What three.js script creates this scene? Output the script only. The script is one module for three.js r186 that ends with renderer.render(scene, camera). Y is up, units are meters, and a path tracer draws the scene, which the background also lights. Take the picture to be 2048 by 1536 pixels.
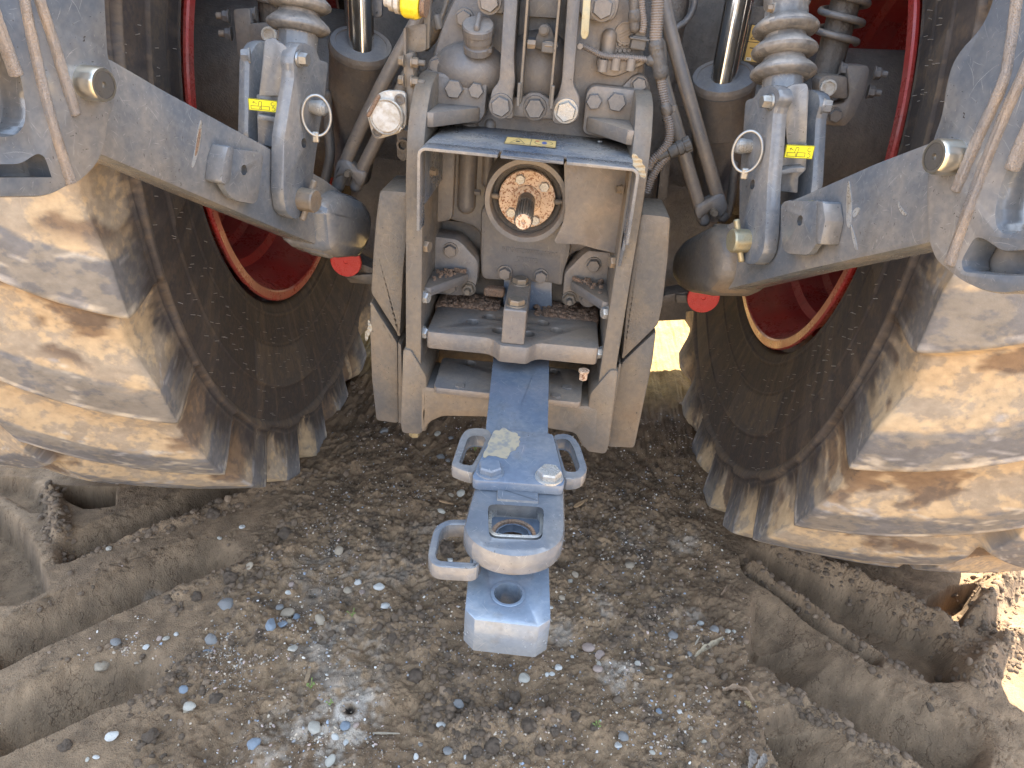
import * as THREE from 'three';
import { mergeGeometries, toCreasedNormals, mergeVertices } from 'three/addons/utils/BufferGeometryUtils.js';
import { RoundedBoxGeometry } from 'three/addons/geometries/RoundedBoxGeometry.js';
import { Brush, Evaluator, SUBTRACTION } from 'three-bvh-csg';

// ---------------------------------------------------------------- camera, sky, sun, exposure
const scene = new THREE.Scene();
const GY = -1.04;                                   // level of the soil, metres below the PTO shaft
const CAM = new THREE.Vector3(0.0528, 0.344, 1.29479);
const AX = new THREE.Vector3(0.99448, 0.07243, -0.07588), AU = new THREE.Vector3(-0.1001, 0.87162, -0.47986), AF = new THREE.Vector3(-0.03139, -0.48481, -0.87406);
const FOCAL = 1420;                                 // focal length in pixels of the 2048 px wide photograph
const camera = new THREE.PerspectiveCamera(2 * Math.atan(768 / FOCAL) * 180 / Math.PI, 4 / 3, 0.02, 400);
camera.position.copy(CAM);
camera.quaternion.setFromRotationMatrix(new THREE.Matrix4().makeBasis(AX, AU, AF.clone().negate()));
scene.add(camera);

const SUN_EL = 54, SUN_AZ = 26;                     // sun beyond the tractor, a little to the right
const sunDir = new THREE.Vector3(Math.sin(SUN_AZ * Math.PI / 180) * Math.cos(SUN_EL * Math.PI / 180), Math.sin(SUN_EL * Math.PI / 180), -Math.cos(SUN_AZ * Math.PI / 180) * Math.cos(SUN_EL * Math.PI / 180));
// the clear sky, computed: deeper blue overhead, pale towards the horizon and the sun
{
  const W = 512, H = 256, d = new Float32Array(W * H * 4), D = new THREE.Vector3();
  for (let j = 0; j < H; j++) for (let i = 0; i < W; i++) {
    const el = ((j + .5) / H - .5) * Math.PI, az = ((i + .5) / W - .5) * Math.PI * 2, o = (j * W + i) * 4;
    D.set(Math.cos(el) * Math.cos(az), Math.sin(el), Math.cos(el) * Math.sin(az));
    const t = Math.pow(1 - Math.max(0, D.y), 3), g = Math.max(0, D.dot(sunDir)), k = .5 * Math.pow(g, 6) + 1.5 * Math.pow(g, 60);
    const c = D.y < 0 ? [.3, .26, .2] : [.265 + .4 * t + k, .36 + .31 * t + k * .95, .52 + .19 * t + k * .85];
    for (let q = 0; q < 3; q++) d[o + q] = c[q]; d[o + 3] = 1;
  }
  const t = new THREE.DataTexture(d, W, H, THREE.RGBAFormat, THREE.FloatType); t.mapping = THREE.EquirectangularReflectionMapping; t.magFilter = t.minFilter = THREE.LinearFilter; t.needsUpdate = true;
  scene.background = t; scene.environment = t;
}
const sun = new THREE.DirectionalLight(new THREE.Color(1, 0.88, 0.7), 4.8);
sun.position.copy(sunDir).multiplyScalar(12); sun.target.position.set(0, -0.8, 0);
sun.castShadow = true; sun.shadow.mapSize.set(2048, 2048);
Object.assign(sun.shadow.camera, { left: -6, right: 6, top: 6, bottom: -6, near: 0.5, far: 40 }); sun.shadow.bias = -0.0005;
scene.add(sun, sun.target);

const renderer = new THREE.WebGLRenderer({ antialias: true });
renderer.setSize(1024, 768);
renderer.toneMapping = THREE.LinearToneMapping;
renderer.toneMappingExposure = 6.7;
renderer.shadowMap.enabled = true;
renderer.shadowMap.type = THREE.PCFSoftShadowMap;

// ---------------------------------------------------------------- numbers and noise
let seed = 20241;
const rnd = () => { seed = (seed * 1664525 + 1013904223) >>> 0; return seed / 4294967296; };
const rr = (a, b) => a + (b - a) * rnd();
const clamp = (x, a = 0, b = 1) => Math.min(b, Math.max(a, x));
const sm = (a, b, x) => { const t = clamp((x - a) / (b - a)); return t * t * (3 - 2 * t); };
const mix = (a, b, t) => a + (b - a) * t;
const V = (x, y, z) => new THREE.Vector3(x, y, z);
function h3(x, y, z) { let n = Math.imul(x, 374761393) ^ Math.imul(y, 668265263) ^ Math.imul(z, 2147483647 - 1013); n = Math.imul(n ^ (n >>> 13), 1274126177); return ((n ^ (n >>> 16)) >>> 0) / 4294967296; }
function n3(x, y, z) {
  const xi = Math.floor(x), yi = Math.floor(y), zi = Math.floor(z); let u = x - xi, v = y - yi, w = z - zi;
  u = u * u * (3 - 2 * u); v = v * v * (3 - 2 * v); w = w * w * (3 - 2 * w);
  const a = mix(mix(h3(xi, yi, zi), h3(xi + 1, yi, zi), u), mix(h3(xi, yi + 1, zi), h3(xi + 1, yi + 1, zi), u), v);
  const b = mix(mix(h3(xi, yi, zi + 1), h3(xi + 1, yi, zi + 1), u), mix(h3(xi, yi + 1, zi + 1), h3(xi + 1, yi + 1, zi + 1), u), v);
  return mix(a, b, w);
}
function f3(x, y, z, o = 4) { let s = 0, a = .5, t = 0; for (let i = 0; i < o; i++) { s += a * n3(x, y, z); t += a; x = x * 2.03 + 17.1; y = y * 2.03 + 3.7; z = z * 2.03 + 9.2; a *= .5; } return s / t; }
// periodic noise on the unit square, for textures that tile
function pn(x, y, p, k) {
  const xi = Math.floor(x), yi = Math.floor(y); let u = x - xi, v = y - yi; u = u * u * (3 - 2 * u); v = v * v * (3 - 2 * v);
  const x0 = ((xi % p) + p) % p, x1 = (x0 + 1) % p, y0 = ((yi % p) + p) % p, y1 = (y0 + 1) % p;
  return mix(mix(h3(x0, y0, k), h3(x1, y0, k), u), mix(h3(x0, y1, k), h3(x1, y1, k), u), v);
}
function pf(u, v, p, o, k) { let s = 0, a = .5, t = 0; for (let i = 0; i < o; i++) { s += a * pn(u * p, v * p, p, k + i); t += a; p *= 2; a *= .55; } return s / t; }

// ---------------------------------------------------------------- textures
const N = 1024;
function tex(fn, srgb = true, n = N) {                // fn(u, v) gives r, g, b in 0..255 (sRGB)
  const d = new Uint8Array(n * n * 4);
  for (let j = 0; j < n; j++) for (let i = 0; i < n; i++) { const c = fn(i / n, j / n, i, j), o = (j * n + i) * 4; d[o] = clamp(c[0], 0, 255); d[o + 1] = clamp(c[1], 0, 255); d[o + 2] = clamp(c[2], 0, 255); d[o + 3] = 255; }
  const t = new THREE.DataTexture(d, n, n); t.wrapS = t.wrapT = THREE.RepeatWrapping; t.magFilter = THREE.LinearFilter; t.minFilter = THREE.LinearMipmapLinearFilter; t.generateMipmaps = true;
  if (srgb) t.colorSpace = THREE.SRGBColorSpace; t.needsUpdate = true; return t;
}
function rep(t, m) { const c = t.clone(); c.repeat.set(1 / m, 1 / m); c.needsUpdate = true; return c; }
// scratch mask: short strokes drawn on a tile
function strokes(n, count, len, k, curve = 0.2) {
  const m = new Float32Array(n * n); let s = k * 7919 + 13; const R = () => { s = (s * 1664525 + 1013904223) >>> 0; return s / 4294967296; };
  for (let c = 0; c < count; c++) {
    let x = R() * n, y = R() * n, a = R() * 6.283; const L = len * (.2 + R() * R() * 1.6), w = .35 + .65 * R(), b = (R() - .5) * curve / 10;
    for (let t = 0; t < L; t++) { const i = ((x | 0) + n) % n, j = ((y | 0) + n) % n; m[j * n + i] = Math.max(m[j * n + i], w * Math.sin(Math.PI * t / L)); x = (x + Math.cos(a) + n) % n; y = (y + Math.sin(a) + n) % n; a += b + (R() - .5) * .06; }
  }
  return m;
}
const lerp3 = (a, b, t) => [mix(a[0], b[0], t), mix(a[1], b[1], t), mix(a[2], b[2], t)];
const scrA = strokes(N, 260, 70, 1), scrB = strokes(N, 900, 26, 2), scrC = strokes(N, 120, 380, 3, .5);
function paintTex(base, dust, cover, grime, chips, k, scr = .5) {
  return tex((u, v, i, j) => {
    const big = pf(u, v, 3, 5, k), mid = pf(u, v, 9, 5, k + 20), fine = pf(u, v, 64, 4, k + 40), sp = pn(u * 190, v * 190, 190, k + 60), streak = pf(u * 1, v * .25, 24, 3, k + 80);
    let d = clamp(cover + (big - .5) * 1.6 + (mid - .5) * .6 + (fine - .5) * .22);
    let c = lerp3(base, dust, d);
    c = lerp3(c, grime, clamp((mid * .6 + streak * .4 - .56) * 3.2) * .5);
    const f = .95 + .1 * fine; c = [c[0] * f, c[1] * f, c[2] * f];
    if (sp > .96) c = lerp3(c, dust, .45);
    if (sp < chips * .06 && mid > .5) c = lerp3(c, [44, 38, 34], .8);
    const s = (scrA[j * N + i] * .8 + scrB[j * N + i] * .5) * scr; if (s > 0) c = lerp3(c, [196, 190, 182], clamp(s));
    return c;
  });
}
const roughT = tex((u, v) => { const a = 150 + 150 * (pf(u, v, 6, 5, 301) - .5) + 90 * (pf(u, v, 60, 3, 311) - .5); return [a, a, a]; }, false, 512);
const bumpCast = tex((u, v) => { const a = 255 * (pf(u, v, 90, 3, 331) * .75 + pf(u, v, 8, 3, 337) * .25); return [a, a, a]; }, false, 512);
const bumpPaint = tex((u, v, i, j) => { const a = 200 * (pf(u, v, 40, 3, 351) * .4 + pf(u, v, 7, 3, 357) * .6) - 60 * scrA[((j * 2) % N) * N + ((i * 2) % N)] + 30; return [a, a, a]; }, false, 512);
function metal(map, size, rough, bump, bumpScale, more = {}) {
  return new THREE.MeshStandardMaterial({ map: rep(map, size), roughness: rough, roughnessMap: rep(roughT, size * .7), bumpMap: rep(bump, size * .5), bumpScale, ...more });
}
const M = {};
const tDusty = paintTex([90, 90, 92], [130, 115, 99], .5, [86, 76, 66], .6, 11);
const tClean = paintTex([90, 95, 102], [140, 131, 120], .32, [84, 82, 80], .7, 12, .8);
const tMuddy = paintTex([84, 81, 78], [126, 108, 86], .48, [100, 80, 62], 1, 13, .35);
const tSilver = paintTex([150, 153, 156], [176, 162, 140], .3, [104, 88, 70], 1, 14, .7);
const tDark = paintTex([70, 68, 66], [112, 100, 88], .45, [40, 34, 28], .6, 15, .25);  // base raised so the shaded interior looks lifted, as through haze
const tBlueShield = paintTex([66, 76, 90], [146, 136, 124], .42, [108, 108, 110], .3, 16, .9);
const tRust = tex((u, v) => { const a = pf(u, v, 14, 5, 401), b = pf(u, v, 50, 3, 411); let c = lerp3([188, 158, 128], [212, 186, 158], a); if (b > .55) c = lerp3(c, [138, 96, 68], clamp((b - .55) * 8)); return c; });
const tRustDark = tex((u, v) => { const a = pf(u, v, 10, 5, 421), b = pf(u, v, 60, 3, 431); return lerp3(lerp3([120, 104, 90], [150, 112, 82], a), [84, 66, 54], clamp((b - .5) * 3)); });
const tRed = paintTex([160, 50, 45], [156, 100, 88], .3, [88, 30, 29], .5, 17, .3);
M.cast = metal(tDusty, .42, .8, bumpCast, .0005);
M.castMuddy = metal(tMuddy, .46, .9, bumpCast, .0006);
M.paint = metal(tClean, .4, .34, bumpPaint, .0002);
M.bar = metal(paintTex([92, 102, 116], [136, 134, 130], .18, [88, 90, 92], .5, 20, .9), .36, .3, bumpPaint, .00015);
M.shield = metal(tBlueShield, .33, .5, bumpPaint, .0002);
M.silver = metal(tSilver, .2, .55, bumpPaint, .0006, { metalness: .35 });
M.zinc = new THREE.MeshStandardMaterial({ map: rep(tSilver, .12), roughness: .42, metalness: .75 });
M.ridge = metal(paintTex([128, 122, 118], [158, 140, 122], .5, [92, 86, 84], 1, 21, .3), .12, .7, bumpCast, .0022);  // tan against the grey hook: warm ground light put into the colour
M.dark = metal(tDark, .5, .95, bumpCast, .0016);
M.rust = new THREE.MeshStandardMaterial({ map: rep(tRust, .12), roughness: .95, bumpMap: rep(bumpCast, .06), bumpScale: .001 });
M.rustDark = new THREE.MeshStandardMaterial({ map: rep(tRustDark, .1), roughness: .85, bumpMap: rep(bumpCast, .06), bumpScale: .0012 });
M.red = metal(tRed, .5, .55, bumpPaint, .0006);
M.redDisc = new THREE.MeshStandardMaterial({ map: rep(tRed, .2), color: new THREE.Color(1.0, .9, .9), roughness: .6, emissive: 0x000000 });
M.redBright = new THREE.MeshStandardMaterial({ color: new THREE.Color(.62, .045, .035), roughness: .5, roughnessMap: rep(roughT, .1), bumpMap: rep(bumpCast, .06), bumpScale: .0006 });
M.chrome = new THREE.MeshStandardMaterial({ color: new THREE.Color(.72, .7, .66), roughness: .16, metalness: 1 });
M.steel = new THREE.MeshStandardMaterial({ map: rep(tSilver, .15), color: new THREE.Color(1, .93, .85), roughness: .32, metalness: .9 });
M.black = new THREE.MeshStandardMaterial({ map: rep(tDark, .2), color: new THREE.Color(.75, .78, .8), roughness: .6 });
M.hose = new THREE.MeshStandardMaterial({ map: rep(tDark, .25), color: new THREE.Color(1.5, 1.5, 1.55), roughness: .55 });
M.bellow = metal(paintTex([52, 53, 55], [150, 141, 130], .58, [120, 110, 100], .3, 18, .3), .25, .7, bumpPaint, .001);
M.alu = new THREE.MeshStandardMaterial({ map: rep(tex((u, v) => { const a = pf(u, v, 40, 4, 441), b = pf(u, v, 12, 4, 447); return lerp3([206, 200, 190], [150, 128, 100], clamp(a * .8 - .2 + (b - .5) * .9)); }), .22), roughness: .6, metalness: .3, bumpMap: rep(bumpCast, .05), bumpScale: .001 });
M.barEnd = metal(paintTex([120, 132, 146], [150, 152, 150], .26, [92, 90, 86], .4, 19, 1), .3, .34, bumpPaint, .0002, { metalness: .25 });  // worn steel, its base also lightened for a wet bluish sheen
M.gold = new THREE.MeshStandardMaterial({ color: new THREE.Color(1, .9, .62), map: rep(tSilver, .1), roughness: .45, metalness: .6 });
M.iris = new THREE.MeshPhysicalMaterial({ color: new THREE.Color(.74, .7, .6), metalness: 1, roughness: .28, iridescence: .6, iridescenceIOR: 1.9, iridescenceThicknessRange: [250, 420] });
M.yellow = new THREE.MeshStandardMaterial({ color: new THREE.Color(.78, .58, .03), roughness: .5, roughnessMap: rep(roughT, .1) });

// ---------------------------------------------------------------- places: a pixel of the photograph meets a plane of the scene
const PLANES = { x: [V(0, 0, -1), V(0, 1, 0), V(1, 0, 0)], y: [V(1, 0, 0), V(0, 0, -1), V(0, 1, 0)], z: [V(1, 0, 0), V(0, 1, 0), V(0, 0, 1)] };
function plane(axis, v) { const [u, w, n] = PLANES[axis]; return { o: n.clone().multiplyScalar(v), u, v: w, n }; }
function planeAt(o, n) { n = n.clone().normalize(); const u = V(0, 1, 0).cross(n).normalize(); return { o, u, v: n.clone().cross(u), n }; }
function shift(p, d) { return { o: p.o.clone().addScaledVector(p.n, d), u: p.u, v: p.v, n: p.n }; }
const ray = (x, y) => AX.clone().multiplyScalar((x - 1024) / FOCAL).addScaledVector(AU, -(y - 768) / FOCAL).add(AF);
function hit(x, y, p) { const d = ray(x, y), t = p.o.clone().sub(CAM).dot(p.n) / d.dot(p.n); return CAM.clone().addScaledVector(d, t); }
const at = (x, y, axis, v) => hit(x, y, plane(axis, v));
function flat(pts, p) { return pts.map(([x, y]) => { const q = hit(x, y, p).sub(p.o); return new THREE.Vector2(q.dot(p.u), q.dot(p.v)); }); }
// ---------------------------------------------------------------- shapes
function rounded(pts, r, Cls = THREE.Shape) {         // closed outline with its corners rounded; a point's third number sets its own radius
  const s = new Cls(), n = pts.length;
  for (let i = 0; i < n; i++) {
    const a = pts[(i + n - 1) % n], b = pts[i], c = pts[(i + 1) % n];
    const d1 = a.clone().sub(b), d2 = c.clone().sub(b), k = Math.min(r, d1.length() * .48, d2.length() * .48);
    const p = b.clone().addScaledVector(d1.normalize(), k), q = b.clone().addScaledVector(d2.normalize(), k);
    if (i === 0) s.moveTo(p.x, p.y); else s.lineTo(p.x, p.y);
    if (k > 1e-5) s.quadraticCurveTo(b.x, b.y, q.x, q.y);
  }
  s.closePath(); return s;
}
function smoothShape(pts, Cls = THREE.Shape) { const s = new Cls(); const c = new THREE.CatmullRomCurve3(pts.map(p => V(p.x, p.y, 0)), true, 'catmullrom', .5).getPoints(pts.length * 5); c.forEach((p, i) => i ? s.lineTo(p.x, p.y) : s.moveTo(p.x, p.y)); s.closePath(); return s; }
function boxUV(g) {                                   // uv in metres, projected along the dominant normal
  g = g.index ? g.toNonIndexed() : g; const P = g.attributes.position, n = P.count, uv = new Float32Array(n * 2);
  for (let i = 0; i < n; i += 3) {
    const a = V().fromBufferAttribute(P, i), b = V().fromBufferAttribute(P, i + 1), c = V().fromBufferAttribute(P, i + 2);
    const m = b.clone().sub(a).cross(c.clone().sub(a)), ax = Math.abs(m.x), ay = Math.abs(m.y), az = Math.abs(m.z);
    [a, b, c].forEach((q, k) => { const o = (i + k) * 2; if (ax >= ay && ax >= az) { uv[o] = q.z + .31; uv[o + 1] = q.y; } else if (ay >= az) { uv[o] = q.x; uv[o + 1] = q.z + .17; } else { uv[o] = q.x; uv[o + 1] = q.y; } });
  }
  g.setAttribute('uv', new THREE.BufferAttribute(uv, 2)); return g;
}
function bare(g) { g = g.index ? g.toNonIndexed() : g.clone(); for (const k of Object.keys(g.attributes)) if (!['position', 'normal', 'uv'].includes(k)) g.deleteAttribute(k); if (!g.attributes.uv) boxUV(g); return g; }
const join = list => mergeGeometries(list.map(bare));
function extr(shape, thick, bevel, crease = .55) {
  const g = new THREE.ExtrudeGeometry(shape, { depth: Math.max(1e-4, thick - 2 * bevel), bevelEnabled: bevel > 0, bevelThickness: bevel, bevelSize: bevel, bevelOffset: -bevel, bevelSegments: 2, curveSegments: 6 });
  g.translate(0, 0, -(thick - bevel)); g.deleteAttribute('uv'); return toCreasedNormals(g, crease);
}
function ontoPlane(g, p) { return g.applyMatrix4(new THREE.Matrix4().makeBasis(p.u, p.v, p.n).setPosition(p.o)); }
// slab: outline in pixels on a plane, its front face on the plane, its body behind it
function slab(pts, p, thick, o = {}) {
  const { r = .006, bevel = .003, holes = [], smooth = false } = o; const q = flat(pts, p);
  const s = smooth ? smoothShape(q) : rounded(q, r);
  for (const h of holes) s.holes.push(h.c ? (() => { const c = hit(h.c[0], h.c[1], p).sub(p.o), k = new THREE.Path(); k.absarc(c.dot(p.u), c.dot(p.v), h.r, 0, 7, true); return k; })() : rounded(flat(h.pts, p), h.rad ?? .006, THREE.Path));
  return boxUV(ontoPlane(extr(s, thick, bevel, o.crease), p));
}
// the same with an outline in metres on the plane's own two directions
function slabM(pts, p, thick, o = {}) {
  const { r = .006, bevel = .003, holes = [] } = o; const s = rounded(pts.map(q => new THREE.Vector2(q[0], q[1])), r);
  for (const h of holes) { const k = new THREE.Path(); if (h.length === 3) k.absarc(h[0], h[1], h[2], 0, 7, true); s.holes.push(h.length === 3 ? k : rounded(h.map(q => new THREE.Vector2(q[0], q[1])), .006, THREE.Path)); }
  return boxUV(ontoPlane(extr(s, thick, bevel, o.crease), p));
}
function box(x0, x1, y0, y1, z0, z1, r = .004) { const g = new RoundedBoxGeometry(x1 - x0, y1 - y0, z1 - z0, 2, r); g.translate((x0 + x1) / 2, (y0 + y1) / 2, (z0 + z1) / 2); return boxUV(g); }
function turned(profile, pos, dir, seg = 40, crease = .5) {   // solid of revolution: profile of [radius, height] along dir
  let g = new THREE.LatheGeometry(profile.map(q => new THREE.Vector2(Math.max(q[0], 1e-5), q[1])), seg); g.deleteAttribute('uv'); g.deleteAttribute('normal'); g = toCreasedNormals(g.toNonIndexed(), crease);
  return boxUV(orient(g, pos, dir));
}
function orient(g, pos, dir) { g.applyQuaternion(new THREE.Quaternion().setFromUnitVectors(V(0, 1, 0), dir.clone().normalize())); g.translate(pos.x, pos.y, pos.z); return g; }
function mirrorX(g) { g = bare(g).clone(); const p = g.attributes.position, n = g.attributes.normal, u = g.attributes.uv; for (let i = 0; i < p.count; i++) { p.setX(i, -p.getX(i)); n.setX(i, -n.getX(i)); }
  for (const a of [p, n, u]) { const k = a.itemSize; for (let i = 0; i < a.count; i += 3) for (let c = 0; c < k; c++) { const t = a.array[(i + 1) * k + c]; a.array[(i + 1) * k + c] = a.array[(i + 2) * k + c]; a.array[(i + 2) * k + c] = t; } } return g; }
function pipe(pts, r, seg = 60, rad = 14, closed = false) {
  const c = new THREE.CatmullRomCurve3(pts, closed, 'centripetal'); const g = new THREE.TubeGeometry(c, seg, r, rad, closed); g.deleteAttribute('uv');
  if (closed) return boxUV(g); const caps = [0, 1].map(t => { const d = new THREE.SphereGeometry(r, rad, 6); const p = c.getPointAt(t); d.translate(p.x, p.y, p.z); return d; }); return boxUV(join([g, ...caps]));
}
function corrugated(pts, r, pitch = .0042, depth = .0014) {
  const c = new THREE.CatmullRomCurve3(pts, false, 'centripetal'), L = c.getLength(), n = Math.round(L / pitch * 4), g = new THREE.TubeGeometry(c, n, r, 12), P = g.attributes.position;
  for (let i = 0; i <= n; i++) { const m = c.getPointAt(i / n), k = 1 - depth / r * ((i % 4) < 2 ? 0 : 1); for (let j = 0; j <= 12; j++) { const q = V().fromBufferAttribute(P, i * 13 + j).sub(m).multiplyScalar(k).add(m); P.setXYZ(i * 13 + j, q.x, q.y, q.z); } }
  g.deleteAttribute('uv'); g.computeVertexNormals(); return boxUV(g);
}
const hexG = {};
function hexBolt(r, h, washer = true, round = false) { // across corners 2r, height h, standing on y = 0
  const key = [r, h, washer, round].join(); if (hexG[key]) return hexG[key];
  let g = new THREE.LatheGeometry([[1e-5, 0], [r, 0], [r, h * .78], [r * .9, h], [1e-5, h]].map(q => new THREE.Vector2(q[0], q[1])), round ? 20 : 6); g.deleteAttribute('uv'); g.deleteAttribute('normal'); g = toCreasedNormals(g.toNonIndexed(), .3);
  const l = [g]; if (washer) { const w = new THREE.CylinderGeometry(r * 1.16, r * 1.2, h * .22, 24); w.translate(0, h * .06, 0); l.push(w); }
  return hexG[key] = boxUV(join(l));
}

// ---------------------------------------------------------------- objects
const used = {};
function numbered(n) { used[n] = (used[n] ?? -1) + 1; return used[n] ? n + '_' + String(used[n]).padStart(3, '0') : n; }
function shade(o) { o.castShadow = o.receiveShadow = true; return o; }
function tag(o, label, category, group, kind) { Object.assign(o.userData, { label }, category ? { category } : {}, group ? { group } : {}, kind ? { kind } : {}); return o; }
const tractor = new THREE.Group(); tractor.name = 'tractor'; tractor.position.set(0, GY, 0);
tag(tractor, 'grey tractor with red wheel rims seen from behind, its drawbar pointing at the viewer', 'tractor'); scene.add(tractor);
function part(name, geos, mat, parent = tractor, label) {
  const g = Array.isArray(geos) ? join(geos) : geos, m = shade(new THREE.Mesh(g, mat)); m.name = name; if (parent === tractor) m.position.y = -GY; if (label) m.userData.label = label; parent.add(m); return m;
}
function boltAt(parent, pos, dir, r, h, mat = M.cast, turn = 0, name = 'bolt', washer = true) {
  const m = shade(new THREE.Mesh(hexBolt(r, h, washer), mat)); m.name = name; m.position.copy(pos); m.quaternion.setFromUnitVectors(V(0, 1, 0), dir.clone().normalize()).multiply(new THREE.Quaternion().setFromAxisAngle(V(0, 1, 0), turn)); parent.add(m); return m;
}
const XP = V(1, 0, 0), YP = V(0, 1, 0), ZP = V(0, 0, 1);
const sided = (s, g) => s < 0 ? mirrorX(g) : g;       // shapes below are drawn for the side x > 0

// ================================================================ TRACTOR
const Z = v => plane('z', v), Y = v => plane('y', v), X = v => plane('x', v);
const out = -40;                                      // a pixel row above the photograph's edge
// ---- transmission housing: the casting that everything is bolted to
{
  const g = [];
  g.push(slabM([[-.2, -.08], [-.205, .2], [-.196, .24], [-.178, .295], [-.15, .345], [-.13, .6], [.13, .6], [.145, .36], [.168, .31], [.2, .24], [.207, .1], [.2, -.12], [.1, -.13], [.092, -.2], [-.088, -.2], [-.09, -.1]], Z(-.155), .42, { r: .03, bevel: .014 }));
  const dome = new THREE.SphereGeometry(1, 40, 24); dome.scale(.07, .07, .05); dome.translate(.002, .215, -.165); g.push(boxUV(dome));
  const ledge = new THREE.SphereGeometry(1, 40, 20); ledge.scale(.075, .05, .06); ledge.translate(-.125, .205, -.165); g.push(boxUV(ledge));
  g.push(slab([[953, out], [956, 10], [978, 25], [1010, 30], [1013, out]], Z(-.118), .06, { r: .01, bevel: .006 }), slab([[1150, out], [1158, 32], [1200, 46], [1229, 41], [1239, 14], [1240, out]], Z(-.118), .06, { r: .012, bevel: .006 }));
  g.push(slab([[1050, out], [1056, 34], [1120, 38], [1122, out]], Z(-.125), .05, { r: .006, bevel: .004 }));
  g.push(slab([[846, 175], [852, 138], [864, 120], [880, 113], [896, 120], [908, 142], [920, 160], [905, 178]], Z(-.145), .05, { r: .012, bevel: .006 }), slab([[1225, 190], [1248, 168], [1264, 152], [1282, 145], [1297, 158], [1302, 186], [1296, 204]], Z(-.145), .05, { r: .012, bevel: .006 }));
  g.push(slab([[1192, 128], [1198, 148], [1228, 156], [1262, 142], [1292, 128], [1293, 114], [1197, 113]], Z(-.125), .06, { r: .012, bevel: .006 }));
  const b1 = new THREE.CapsuleGeometry(.014, .035, 6, 16), q = at(1216, 95, 'z', -.15); b1.translate(q.x, q.y, q.z); g.push(boxUV(b1));
  for (const [x, y, r] of [[1206, 129, .005], [1232, 126, .005], [1262, 127, .005]]) { const c = at(x, y, 'z', -.12); g.push(turned([[0, .02], [r * 1.6, .02], [r * 1.7, 0]], V(c.x, c.y - .012, c.z), YP, 16)); }
  // inside the shield: upright column, side boxes and the bib below the shaft
  const col = new THREE.CapsuleGeometry(.019, .15, 8, 20), c2 = at(936, 335, 'z', -.155); col.translate(c2.x, c2.y, c2.z); g.push(boxUV(col));
  const col2 = new THREE.CapsuleGeometry(.012, .11, 8, 16); col2.translate(c2.x + .04, c2.y + .03, c2.z - .002); g.push(boxUV(col2));
  g.push(slab([[862, 285], [912, 290], [905, 440], [860, 450]], Z(-.14), .08, { r: .012, bevel: .006 }));
  g.push(slab([[962, 410], [1140, 410], [1142, 505], [1128, 545], [1126, 574], [1106, 568], [1012, 562], [962, 560], [960, 520]], Z(-.135), .07, { r: .018, bevel: .008 }));
  const h = part('transmission_housing', g, M.cast);
  for (const [x, y, r, z] of [[929, 37, .0145, -.152], [979, 3, .018, -.116], [1205, 16, .0185, -.116], [874, 131, .0135, -.143], [1278, 169, .0135, -.143], [1010, 545, .0135, -.133], [1082, 552, .0135, -.133]]) boltAt(h, at(x, y, 'z', z), ZP, r, .013, M.cast, rr(0, 1));
  for (const [x, y] of [[961, 385], [1058, 86], [1110, 90], [1021, 84], [1160, 92]]) boltAt(h, at(x, y, 'z', y > 300 ? -.12 : -.105), x === 961 ? XP.clone().negate() : ZP, .006, .012, M.cast, .3, 'nut', false);
  // filler cap with its flange
  const cd = V(0, Math.cos(.5), Math.sin(.5)), c0 = at(957, 110, 'z', -.128);
  const flange = new THREE.Shape(); flange.absellipse(0, 0, .045, .034, 0, 6.3); const fg = extr(flange, .012, .002); fg.rotateX(-Math.PI / 2); fg.translate(0, .012, 0);
  const cap = part('filler_cap', [boxUV(orient(fg, c0, cd)), turned([[.027, 0], [.027, .012], [.024, .014], [.024, .02], [.027, .022], [.027, .034], [.0285, .036], [.0285, .046], [.0265, .049], [0, .0495]], c0.clone().addScaledVector(cd, .01), cd)], M.cast);
  const tabG = new THREE.CapsuleGeometry(.0055, .034, 6, 14); tabG.rotateX(Math.PI / 2); tabG.scale(1, 1.6, 1); part('grip', boxUV(orient(tabG, c0.clone().addScaledVector(cd, .061), cd)), M.cast, cap);
  boltAt(cap, at(978, 103, 'z', -.11), cd, .006, .008, M.cast, 0, 'screw', false);
  // sensor between the yoke arms, its connector
  const sens = part('speed_sensor', [slab([[1066, 94], [1070, 76], [1082, 52], [1092, 46], [1103, 55], [1110, 76], [1112, 96], [1090, 103]], Z(-.1), .016, { r: .012, bevel: .003 }), turned([[.009, 0], [.009, .008], [.006, .009], [.006, .012], [0, .012]], at(1088, 60, 'z', -.1), ZP, 20)], M.black);
  part('connector', box(.006, .032, .25, .268, -.1, -.078, .003), M.black, sens);
  // round casting stamp and raised casting dots
  const st = [turned([[0, .004], [.016, .004], [.0165, .006], [.019, .006], [.0195, 0]], at(1251, 66, 'z', -.155), ZP, 30)];
  for (let i = 0; i < 8; i++) st.push(turned([[0, .004], [.0035, .0035], [.0045, 0]], at(1231 + (i % 4) * 9, 88 + 13 * (i >> 2), 'z', -.155), ZP, 12)); for (let i = 0; i < 3; i++) { const b = new THREE.BoxGeometry(.022, .003, .004); b.rotateZ(.5); const c = at(1248 + i * 2, 62 + i * 5, 'z', -.15); b.translate(c.x, c.y, c.z); st.push(boxUV(b)); }
  part('casting_stamp', st, M.cast, h);
}
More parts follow.
